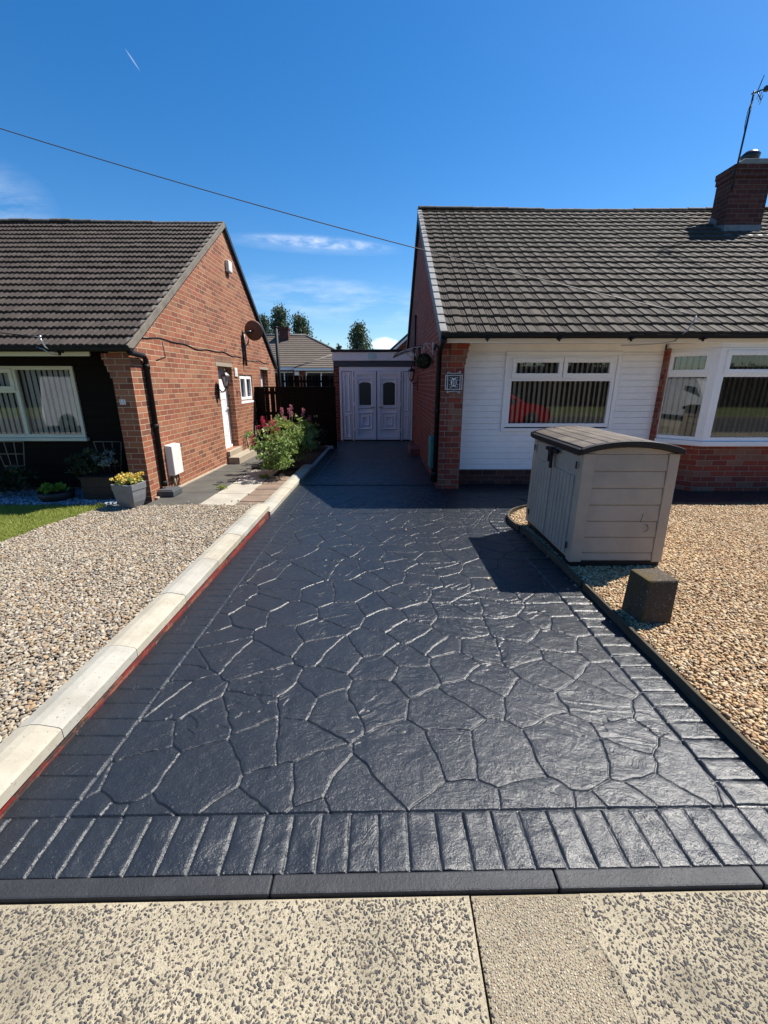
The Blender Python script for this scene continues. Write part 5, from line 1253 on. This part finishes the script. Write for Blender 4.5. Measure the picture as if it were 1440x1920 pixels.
# ------------------------------------------------------------------ fittings on the left bungalow
m = MB(); x = -3.0905; m.hexa([(x, 5.96, .17), (-2.99, 5.98, .17), (-2.99, 6.26, .17), (x, 6.27, .17), (x, 5.96, .625), (-2.99, 5.98, .61), (-2.99, 6.26, .61), (x, 6.27, .625)])
mt = m.build('meter_box', 'meter_white', bevel=.012, origin=(-3.09, 6.1, .17)); tag(mt, 'white gas meter box low on the sunlit brick gable beside the downpipe', 'meter box')
m = MB(); m.tube([(-3.05, 6.05, .168), (-3.05, 6.05, -.04)], .022, 8); m.build('pipe', 'stone', mt); m = MB(); m.tube([(-3.06, 6.20, .168), (-3.06, 6.22, .08), (-3.075, 6.2, -.02)], .012, 6); m.build('cable', 'black_iron', mt)
m = MB(); m.lathe([(.005, 0), (.007, .003)], (-2.989, 6.12, .4), 8, M=Matrix.Rotation(PI / 2, 3, 'Y')); m.build('lock', 'steel', mt)
m = MB(); m.box(-3.0905, -3.01, 9.40, 9.62, 3.64, 3.86); tag(m.build('alarm_box', 'meter_white', bevel=.025, origin=(-3.09, 9.5, 3.75)), 'white burglar alarm box high on the orange brick gable', 'alarm box')
m = MB(); m.box(-3.0905, -3.07, 9.33, 9.50, 1.62, 1.80); m.box(-3.0695, -3.066, 9.37, 9.46, 1.66, 1.76); tag(m.build('notice_plate', 'meter_white', bevel=.004, origin=(-3.09, 9.4, 1.7)), 'small white plate on the brick gable between the door and the small window', 'plate')
S_ = thing('satellite_dish', (-3.09, 10.0, 2.2), 'reddish brown satellite dish on a wall pole at the gable', 'satellite dish')
m = MB(); m.tube([(-3.03, 10.05, 1.86), (-3.03, 10.05, 2.58)], .022, 8); m.box(-3.0905, -3.02, 10.01, 10.09, 1.98, 2.06); m.box(-3.0905, -3.02, 10.01, 10.09, 2.35, 2.43); m.build('pole', 'black_iron', S_)
Rm = (Vector((-.10, .93, .22))).to_track_quat('Z', 'Y').to_matrix()
cd_ = Vector((-2.85, 10.20, 2.62)); m = MB(); pr = [(.012 + .19 * t, .042 * t * t) for t in np.linspace(0, 1, 8)] + [(.19 - .19 * t + .012, .042 * (1 - t) ** 2 - .008) for t in np.linspace(0, .98, 8)]
m.lathe(pr, cd_, 26, M=Rm @ Matrix.Diagonal((1, 1.08, 1)).to_3x3()); m.build('dish', 'dish_brown', S_)
m = MB(); m.tube([(-3.03, 10.05, 2.56), tuple(cd_ - Rm @ Vector((0, 0, .02)))], .024, 8); e1 = cd_ + Rm @ Vector((.12, -.2, .06)); e2 = cd_ + Rm @ Vector((.10, -.16, .36)); m.tube([tuple(cd_ + Rm @ Vector((.09, -.17, .02))), tuple(e2)], .012, 6); m.build('arm', 'black_iron', S_)
m = MB(); m.tube([tuple(e2 - Rm @ Vector((0, 0, .02))), tuple(e2 + Rm @ Vector((0, .03, .07)))], .028, 8); m.build('receiver', 'black_iron', S_)
m = MB(); m.tube([(-3.04, 10.05, 2.3), (-3.05, 10.02, 2.0), (-3.06, 9.98, 1.95), (-3.075, 10.12, 1.88), (-3.083, 10.16, 2.0)], .006, 5); m.build('cable', 'wire_black', S_)
def wall_lantern(loc, label, sx_=1, s=1.0, holder='black_iron'):
    """coach lantern; loc: wall point of the back plate, sx_: direction away from the wall along x"""
    t = thing('wall_lantern', loc, label, 'wall lamp'); X, Y, Z = loc
    m = MB(); m.prism([(Y - .035 * s, Z - .02 * s), (Y - .045 * s, Z + .06 * s), (Y, Z + .11 * s), (Y + .045 * s, Z + .06 * s), (Y + .035 * s, Z - .02 * s), (Y, Z - .16 * s)], 'x', X, X + sx_ * .018); m.build('back_plate', holder, t)
    cx = X + sx_ * .14 * s; m = MB(); m.tube([(X + sx_ * .018, Y, Z + .02 * s), (X + sx_ * .06 * s, Y, Z - .03 * s), (X + sx_ * .11 * s, Y, Z - .02 * s), (cx, Y, Z + .04 * s)], .011 * s, 6); m.build('arm', holder, t)
    m = MB(); m.lathe([(.025 * s, Z + .03 * s), (.035 * s, Z + .055 * s), (.036 * s, Z + .06 * s)], (cx, Y, 0), 6, smooth=False)
    m.lathe([(.085 * s, Z + .215 * s), (.075 * s, Z + .235 * s), (.035 * s, Z + .275 * s), (.02 * s, Z + .285 * s), (.014 * s, Z + .315 * s), (.004 * s, Z + .33 * s)], (cx, Y, 0), 6, smooth=False)
    for k in range(6):
        a = 2 * PI * k / 6; m.tube([(cx + .034 * s * math.cos(a), Y + .034 * s * math.sin(a), Z + .058 * s), (cx + .07 * s * math.cos(a), Y + .07 * s * math.sin(a), Z + .218 * s)], .005 * s, 4)
    m.build('cage', holder, t)
    m = MB(); m.lathe([(.03 * s, Z + .06 * s), (.064 * s, Z + .214 * s)], (cx, Y, 0), 6, smooth=False); m.build('lamp_glass', 'lamp_glass', t)
    return t
wall_lantern((-3.0895, 8.30, 1.36), 'black coach lantern on the sunlit brick gable beside the white door', 1, 1.15)
wall_lantern((.8195, 10.75, 1.50), 'black coach lantern on the shaded brick wall near the garage doors', -1, 1.15)
m = MB(); m.tube([(-2.86, 9.72, -.05), (-2.93, 9.98, .52)], [.018, .012], 8); m.box(-2.95, -2.78, 9.62, 9.80, -.09, -.045); tag(m.build('drain_rod', 'black_iron', origin=(-2.87, 9.8, 0)), 'thin black rod leaning by the gully near the stone step', 'rod')
m = MB(); m.tube([(-3.083, 9.56, .30), (-3.02, 9.56, .29), (-3.01, 9.57, .05)], .016, 6); m.tube([(-3.083, 9.66, .22), (-3.03, 9.66, .21), (-3.03, 9.66, .02)], .014, 6); m.box(-3.04, -3.0, 9.53, 9.60, .27, .31); tag(m.build('water_pipe', 'stone', origin=(-3.05, 9.6, .1)), 'short pale outlet pipes low on the brick gable by the stone step', 'pipe')
m = MB(); m.box(-3.0905, -3.075, 9.36, 9.46, 1.28, 1.34); m.tube([(-3.075, 9.41, 1.31), (-3.03, 9.41, 1.31), (-3.03, 9.41, 1.22)], .012, 6); tag(m.build('wall_hook', 'terracotta', bevel=.004, origin=(-3.09, 9.41, 1.3)), 'small rusty hook plate on the brick gable beside the door reveal', 'hook')
# lettering helper: strokes on a small grid
GLYPH = {'1': [[(.2, .78), (.5, 1), (.5, 0)], [(.25, 0), (.75, 0)]], '0': [[(.5 + .36 * math.cos(t), .5 + .5 * math.sin(t)) for t in np.linspace(0, 2 * PI, 17)]]}
def digits(txt, x, y, z, h, w_, gap, r):
    m = MB()
    for i, ch_ in enumerate(txt):
        for st_ in GLYPH[ch_]: m.tube([(x + i * (w_ + gap) + a * w_, y, z + b * h) for a, b in st_], r, 5)
    return m
n11 = thing('house_number', (-3.25, 5.43, 1.22), 'pair of small pale tiles reading 11 on the left shaded brick pier', 'house number')
for i in range(2):
    m = MB(); m.box(-3.295 + i * .038, -3.26 + i * .038, 5.418, 5.4302, 1.225, 1.29); tl = m.build('number_tile', 'sign_white', n11, bevel=.002)
    digits('1', -3.289 + i * .038, 5.417, 1.235, .045, .024, 0, .0028).build('numeral', 'sign_tile', tl)
# telephone wires and eaves hooks
def sag(a, b, d, n=28): a, b = Vector(a), Vector(b); return [tuple(a.lerp(b, t) - Vector((0, 0, d * 4 * t * (1 - t)))) for t in np.linspace(0, 1, n)]
m = MB(); m.tube(sag((-7.5, 6.1, 5.22), (3.98, 6.02, 2.34), .16, 40), .006, 5); tag(m.build('telephone_wire', 'wire_dark', origin=(-2, 5.6, 4)), 'long thin wire sagging across the sky down to the right eaves', 'wire')
m = MB(); m.tube(sag((-9.5, 4.6, 2.72), (-4.02, 5.26, 2.02), .04), .006, 5); tag(m.build('telephone_wire', 'wire_black', origin=(-6, 5, 2.3)), 'short thin dark wire running to the hook on the left eaves', 'wire')
def hook(loc, label):
    x, y, z = loc; m = MB()
    m.tube([(x, y, z), (x + .012, y, z - .05), (x + .022, y + .02, z - .11), (x + .07, y + .07, z - .16)], .009, 6); m.ball((x, y, z), .02, 8)
    m.tube([(x - .1, y + .04, z - .11), (x - .02, y + .03, z - .13), (x + .06, y + .05, z - .19), (x + .14, y + .10, z - .20)], .006, 5)
    tag(m.build('wire_hook', 'steel', origin=loc), label, 'hook')
hook((-4.02, 5.26, 2.02), 'steel wire hook at the left eaves over the cream fascia')
m = MB(); m.tube([(4.03, 6.0, 2.32), (4.0, 6.0, 2.24), (3.96, 6.02, 2.15), (3.87, 6.10, 2.03)], .009, 6); m.tube([(3.9, 6.1, 2.03), (3.70, 6.14, 2.0), (3.45, 6.16, 1.985), (3.2, 6.17, 1.98)][::1], .006, 5)
tag(m.build('wire_hook', 'wire_grey', origin=(3.98, 6.02, 2.25)), 'grey wire bracket at the right eaves above the bay window', 'hook')

# pots, plants and trellis before the left front
pot = thing('square_pot', (-3.20, 5.30, -.05), 'grey square tapered pot at the brick corner, filled with yellow flowers', 'plant pot')
def square_lathe(prof, c, rot, n=5):
    mb = MB(); vs = []; per = []
    for i in range(4):
        a = rot + PI / 2 * i; cs, sn = math.cos(a), math.sin(a)
        for t in np.linspace(-.8, .8, n): x, y = 1.0, t; per.append((x * cs - y * sn, x * sn + y * cs))
    k = len(per)
    for r, z in prof:
        for p in per: vs.append((c[0] + p[0] * r, c[1] + p[1] * r, z))
    fs = [(i * k + j, i * k + (j + 1) % k, (i + 1) * k + (j + 1) % k, (i + 1) * k + j) for i in range(len(prof) - 1) for j in range(k)]
    mb.add(vs, fs, 0); mb.f.append(list(range(k))[::-1]); mb.m.append(0); mb.sm.append(False); return mb
pc = (-3.245, 5.29); pz = -.05
square_lathe([(.085, pz), (.10, pz + .03), (.124, pz + .10), (.137, pz + .18), (.143, pz + .25), (.149, pz + .251), (.152, pz + .33), (.132, pz + .332), (.128, pz + .30)], pc, math.radians(-12)).build('pot_body', 'pot_grey', pot, bevel=.006)
m = MB(); c_, s_ = math.cos(math.radians(-12)), math.sin(math.radians(-12))
m.hexa([(pc[0] + (a * c_ - b * s_), pc[1] + (a * s_ + b * c_), z) for z in (pz + .27, pz + .30) for a, b in ((-.12, -.12), (.12, -.12), (.12, .12), (-.12, .12))]); m.build('compost', 'soil', pot)
pl = thing('flower_plant', (-3.205, 5.26, .3), 'yellow bedding flowers growing in the grey square pot', 'flowers')
mound(pl, 'leaves', clumps(-3.34, -3.13, 5.18, 5.40, .26, .31, 22, .045, rg), 700, .035, 'leaf_shrub', 71)
P_ = [(rg.uniform(-3.385, -3.10), rg.uniform(5.15, 5.43), rg.uniform(.31, .38)) for _ in range(62)]; flower_heads(pl, 'flower', P_, 'flower_yellow', 72, .015, .02, 9, .024)
def trellis(x0, x1, y, z0, z1, label, lean=0):
    t = thing('trellis', ((x0 + x1) / 2, y, z0), label, 'trellis'); m = MB(); n = 4
    for i in range(n):
        k = i / (n - 1); m.tube([(x0 + (x1 - x0) * (.5 + (k - .5) * .35), y, z0), (x0 + (x1 - x0) * k, y - lean, z1)], .0075, 4)
    for z in np.linspace(z0 + .18, z1, 4):
        q = .35 + .65 * (z - z0) / (z1 - z0); c = (x0 + x1) / 2; m.tube([(c - (x1 - x0) / 2 * q, y - .008, z), (c + (x1 - x0) / 2 * q, y - .008, z)], .0065, 4)
    m.build('lattice', 'trellis_wood', t); return t
trellis(-3.99, -3.60, 5.80, .0, .70, 'fan shaped wooden trellis behind the brown planter near the brick pier')
trellis(-5.40, -4.98, 5.80, .0, .70, 'fan shaped wooden trellis under the left window, cut by the picture edge')
bp = thing('timber_planter', (-3.86, 5.62, -.05), 'dark brown boarded planter standing against the shaded brown front', 'planter')
m = MB(); boards(-4.02, -3.60, 5.46, -.06, .26, .106, None, .006, m); m.box(-4.02, -3.60, 5.475, 5.79, -.06, .235); m.box(-4.035, -3.585, 5.44, 5.80, .262, .285); m.build('planter_body', 'planter_wood', bp)
m = MB(); m.box(-3.99, -3.63, 5.47, 5.77, .2852, .292); m.build('compost', 'soil', bp)
sp_ = thing('potted_shrub', (-3.85, 5.6, .28), 'dark green shrub with silvery leaves growing in the brown planter', 'shrub')
mound(sp_, 'foliage', clumps(-4.12, -3.66, 5.42, 5.72, .32, .62, 22, .09, rg), 1700, .05, 'leaf_dark', 81); mound(sp_, 'silver_foliage', clumps(-3.76, -3.62, 5.42, 5.55, .42, .58, 7, .06, rg), 320, .045, 'leaf_silver', 82)
lp = thing('low_pot', (-4.45, 5.62, -.05), 'low dark bowl of bright green leaves among the slate chips', 'plant pot')
m = MB(); m.lathe([(.15, -.06), (.20, .02), (.215, .09), (.20, .092), (.19, .07)], (-4.45, 5.62, 0), 20); m.build('bowl', 'pot_dark', lp)
lq = thing('leafy_plant', (-4.45, 5.6, .08), 'bright green leafy plant in the low dark bowl', 'plant'); mound(lq, 'leaves', clumps(-4.58, -4.32, 5.5, 5.65, .09, .15, 9, .05, rg), 150, .075, 'leaf_bright', 83, .8, .7)
bk = thing('border_shrub', (-5.2, 5.6, -.05), 'dim reddish leaved shrub in the shaded border under the left window', 'shrub'); mound(bk, 'foliage', clumps(-5.5, -4.85, 5.5, 5.75, .05, .38, 16, .11, rg), 900, .06, 'leaf_dark', 84)

# ------------------------------------------------------------------ fittings on the right bungalow
hs = thing('house_sign', (1.0, 6.38, 1.49), 'square iron framed tile reading 10 with scrolls on the right brick pier', 'house sign')
m = MB(); sy0 = 6.362; ring(m, .872, 1.118, 1.40, 1.60, .012, sy0 - .008, sy0 + .006); m.box(.90, .912, sy0 - .007, sy0 + .005, 1.412, 1.588); m.box(1.078, 1.09, sy0 - .007, sy0 + .005, 1.412, 1.588)
def scroll(zc, s):
    pts = [(.915 + .012 * math.cos(t), sy0, zc + s * (.006 + .012 * math.sin(t))) for t in np.linspace(PI * 1.5, -.2, 8)] + [(.94, sy0, zc + s * .005), (.995, sy0, zc - s * .004), (1.05, sy0, zc + s * .006)] + [(1.075 + .014 * math.cos(t), sy0, zc + s * (.012 + .014 * math.sin(t))) for t in np.linspace(-PI * .6, PI * .9, 9)]
    m.tube(pts, .0065, 6)
scroll(1.622, 1); scroll(1.378, -1); m.build('frame', 'sign_frame', hs)
m = MB(); m.box(.921, 1.069, sy0 - .004, sy0 + .018, 1.418, 1.582); tl = m.build('tile', 'sign_tile', hs)
m = MB()
for k, (a, b) in enumerate([(x, z) for x in (.945, .97, 1.02, 1.045) for z in (1.438, 1.562)] + [(.938, z) for z in (1.47, 1.53)] + [(1.052, z) for z in (1.47, 1.53)]):
    m.lathe([(.004, 0), (.010, .001), (.006, .003)], (a, sy0 - .0042, b), 7, M=Matrix.Rotation(PI / 2, 3, 'X'))
m.build('ornament', 'sign_frame', tl)
m = MB(); m.lathe([(.001, 0), (.042, .0015), (.044, .004)], (.995, sy0 - .0041, 1.50), 20, M=Matrix.Rotation(PI / 2, 3, 'X') @ Matrix.Diagonal((1, 1.35, 1)).to_3x3()); m.build('oval', 'sign_white', tl)
digits('10', .964, sy0 - .0095, 1.464, .072, .031, .0, .0052).build('numerals', 'sign_tile', tl)
m = MB(); m.box(.735, .8195, 6.80, 7.12, .17, .60); m.prism([(6.80, .60), (7.12, .60), (7.12, .63), (7.05, .67), (6.87, .67), (6.80, .63)], 'x', .735, .8195); gb = m.build('gas_box', 'gas_green', bevel=.012, origin=(.82, 6.95, .17)); tag(gb, 'green meter cabinet low on the shaded side wall behind the downpipe', 'meter box')
m = MB(); m.tube([(.79, 6.95, .168), (.79, 6.95, -.06)], .016, 6); m.build('pipe', 'black_iron', gb)
tb_ = thing('topiary_ball', (.66, 7.6, 1.84), 'artificial round green topiary ball hanging on the shaded side wall', 'topiary ball')
rng9 = np.random.default_rng(91); d = rng9.normal(size=(1500, 3)); d /= np.linalg.norm(d, axis=1)[:, None]; P = np.array((.67, 7.6, 1.84)) + d * (.125 * rng9.uniform(.78, 1.02, (1500, 1))); v, f = leaf_quads(P, .026, rng9, .1, .7); raw_mesh('foliage', v, f, 'topiary', tb_, rnd=rng9.uniform(0, 1, 1500))
m = MB(); m.tube([(.815, 7.6, 2.10), (.70, 7.6, 2.13), (.665, 7.6, 2.10), (.67, 7.6, 1.96)], .007, 6); m.box(.806, .8195, 7.58, 7.62, 1.95, 2.14); m.tube([(.81, 7.6, 1.97), (.74, 7.6, 2.05), (.70, 7.6, 2.12)], .006, 5); m.build('bracket', 'sign_frame', tb_)
cn = thing('door_canopy', (.82, 10.2, 2.1), 'curved smoky plastic door canopy on pale brackets over the side wall', 'canopy')
ca = [(.815 - t * .60, 2.235 - .17 * t ** 1.8) for t in np.linspace(0, 1, 10)]
m = MB(); P = [(a, z + .006) for a, z in ca] + [(a, z) for a, z in ca[::-1]]; m.prism(P, 'y', 9.6, 10.8); m.build('sheet', 'glass_smoke', cn)
m = MB()
for y in (9.62, 10.76):
    m.tube([(a, y, z - .012) for a, z in ca], .012, 6); m.tube([(.805, y, 1.98), (.72, y, 2.0), (.60, y, 2.10), (.52, y, 2.17)], .011, 6); m.tube([(.805, y, 1.95), (.805, y, 2.24)], .014, 6); m.tube([(.66, y, 2.05), (.70, y, 2.2)], .008, 5)
m.tube([(ca[-1][0], 9.6, ca[-1][1]), (ca[-1][0], 10.8, ca[-1][1])], .012, 6); m.build('bracket', 'sign_frame', cn)
an = thing('roof_aerial', (6.74, 9.76, 5.4), 'tall thin television aerial strapped to the right chimney', 'aerial')
m = MB(); m.tube([(6.75, 9.742, 5.05), (6.80, 9.742, 6.62)], .017, 8); m.box(6.72, 6.79, 9.745, 9.778, 5.12, 5.16); m.box(6.72, 6.79, 9.745, 9.778, 5.34, 5.38); m.build('pole', 'black_iron', an)
m = MB(); a, b = Vector((6.74, 9.72, 6.56)), Vector((7.78, 9.10, 6.74)); dr = (b - a).normalized(); sd_ = dr.cross(Vector((0, 0, 1))).normalized(); upv = sd_.cross(dr)
m.tube([tuple(a), tuple(b)], .011, 6)
for t in np.linspace(.30, 1, 13):
    p = a.lerp(b, t); w_ = .085 - .03 * t; m.tube([tuple(p - sd_ * w_ - upv * .02), tuple(p), tuple(p + sd_ * w_ + upv * .02)], .0055, 4)
rp = a.lerp(b, .07)
for k in (-1, 1):
    for e_ in (.05, .10, .15): m.tube([tuple(rp + upv * k * e_ - sd_ * .16 + dr * e_ * .4), tuple(rp + upv * k * e_ + sd_ * .16 + dr * e_ * .4)], .006, 4)
    m.tube([tuple(rp), tuple(rp + upv * k * .16 + dr * .06)], .008, 4)
m.box(a.x + .16, a.x + .23, a.y - .12, a.y - .06, a.z + .0, a.z + .07); m.build('antenna_array', 'black_iron', an)
m = MB(); m.tube([(6.79, 9.73, 6.5), (6.74, 9.72, 6.3), (6.735, 9.72, 6.1), (6.775, 9.73, 5.9), (6.76, 9.73, 5.4)], .006, 5); m.build('cable', 'wire_black', an)

# ------------------------------------------------------------------ across the street, mirrored in the window panes
def car(name, loc, label, cat, paint, prof, glass_prof, width, wheels, wr, rotz=0):
    t = thing(name, (0, 0, 0), label, cat); W = width / 2
    def body(P, w0, w1, zc, mb):                       # extrude the side outline, upper part drawn in
        n = len(P); vs = []
        for s in (-1, 1):
            for x, z in P: k = max(0, min(1, (z - zc) / .6)); vs.append((x, s * (w0 + (w1 - w0) * k), z))
        fs = [tuple(range(n)) if False else tuple(range(n))[::1], tuple(range(2 * n - 1, n - 1, -1))] + [(i, n + i, n + (i + 1) % n, (i + 1) % n)[::-1] for i in range(n)]
        mb.add(vs, fs); return mb
    body(prof, W, W * .78, .62, MB()).build('body', paint, t, bevel=.04)
    for gp in glass_prof:
        m = MB()
        for s in (-1, 1):
            vs = []
            for o_ in (.002, .010):
                for x, z in gp: k = max(0, min(1, (z - .62) / .6)); vs.append((x, s * (W + (W * .78 - W) * k + o_), z))
            n = len(gp); m.add(vs, [tuple(range(n)), tuple(range(n, 2 * n))] + [(i, (i + 1) % n, n + (i + 1) % n, n + i) for i in range(n)])
        m.build('side_window', 'car_glass', t)
    for x in wheels:
        for s in (-1, 1):
            m = MB(); m.lathe([(wr * .62, -.09), (wr, -.09), (wr, .09), (wr * .62, .09)], (x, s * (W - .07), wr), 20, M=Matrix.Rotation(PI / 2, 3, 'X')); w_ = m.build('wheel', 'tyre', t)
            m = MB(); m.lathe([(.03, -.095), (wr * .6, -.08), (wr * .6, .08), (.03, .095)], (x, s * (W - .07), wr), 14, M=Matrix.Rotation(PI / 2, 3, 'X')); m.build('rim', 'steel', w_)
    t.location = loc; t.rotation_euler = (0, 0, rotz); return t
car('parked_car', (4.6, -4.3, -.15), 'bright red car parked across the street, mirrored in the window', 'car', 'car_red',
    [(-1.75, .2), (1.75, .2), (1.85, .38), (1.80, .62), (1.55, .74), (.85, .86), (.15, 1.27), (-.15, 1.32), (-1.1, 1.30), (-1.6, .92), (-1.8, .84), (-1.85, .4)],
    [[(.70, .88), (.10, 1.24), (-.42, 1.27), (-.42, .86)], [(-.48, .86), (-.48, 1.27), (-1.05, 1.25), (-1.40, .90)]], 1.55, (-1.12, 1.15), .28)
car('parked_van', (-9.6, -3.5, -.15), 'white van parked across the street, mirrored in the windows', 'van', 'van_white',
    [(-2.1, .25), (2.1, .25), (2.2, .45), (2.15, .85), (1.55, 1.02), (.95, 1.72), (.6, 1.80), (-2.1, 1.80), (-2.15, .5)],
    [[(1.40, 1.03), (.92, 1.60), (.25, 1.62), (.25, 1.02)]], 1.7, (-1.35, 1.45), .30)
for i, (x, y, h, r) in enumerate(((-13, -19, 7.5, 2.6), (-6.5, -22, 8, 2.8), (1, -21, 7, 2.5), (6.5, -19, 6.5, 2.5), (12, -22, 8, 3), (18.5, -20, 7, 2.7))):
    pass
hd = MB(); hd.box(-40, 40, -17.6, -16.4, -.3, 2.5)
hg = thing('hedge', (0, -17, -.2), 'long clipped hedge across the street, seen only in the window reflections', 'hedge')
hd.build('hedge_core', 'leaf_core', hg) if 'leaf_core' in MATS else hd.build('hedge_core', 'soil', hg)
rh = np.random.default_rng(5); P = np.stack([rh.uniform(-40, 40, 16000), rh.uniform(-17.7, -16.2, 16000), rh.uniform(-.1, 2.65, 16000)], 1); v, f = leaf_quads(P, .16, rh, .4); raw_mesh('foliage', v, f, 'leaf_dark', hg, rnd=rh.uniform(0, 1, 16000))
for i, (x, y, h, r) in enumerate(((-13, -20, 7.5, 2.9), (-5.5, -22, 8.5, 3.2), (2, -20, 7.6, 3.0), (8.5, -21, 7.8, 3.1), (15, -22, 8.5, 3.4), (-21, -21, 8, 3.2))):
    tree('street_tree', 'leafy tree behind the hedge across the street, the %s along its row' % ('first', 'second', 'third', 'fourth', 'fifth', 'sixth')[i], 'tree', (x, y), h, r, 'leaf_dark', 4200, .42, 'trees behind the hedge across the street', False, 100 + i, .5)

# the left house and everything fixed to it stand a little further back
FIX = {'brick_bungalow', 'notice_plate', 'satellite_dish', 'drain_rod', 'water_pipe', 'wall_hook', 'house_number', 'concrete_step', 'trellis'}
for o in C.objects:
    if o.parent: continue
    nm = o.name.split('.')[0]; lab = str(o.get('label', ''))
    if nm in FIX or lab.startswith(('white gas meter', 'white burglar', 'black coach lantern on the sunlit', 'steel wire hook at the left', 'short thin dark wire')): o.location.x -= .11; o.location.y += .25
    elif nm in ('timber_planter', 'potted_shrub', 'border_shrub'): o.location.x -= .05; o.location.y += .14
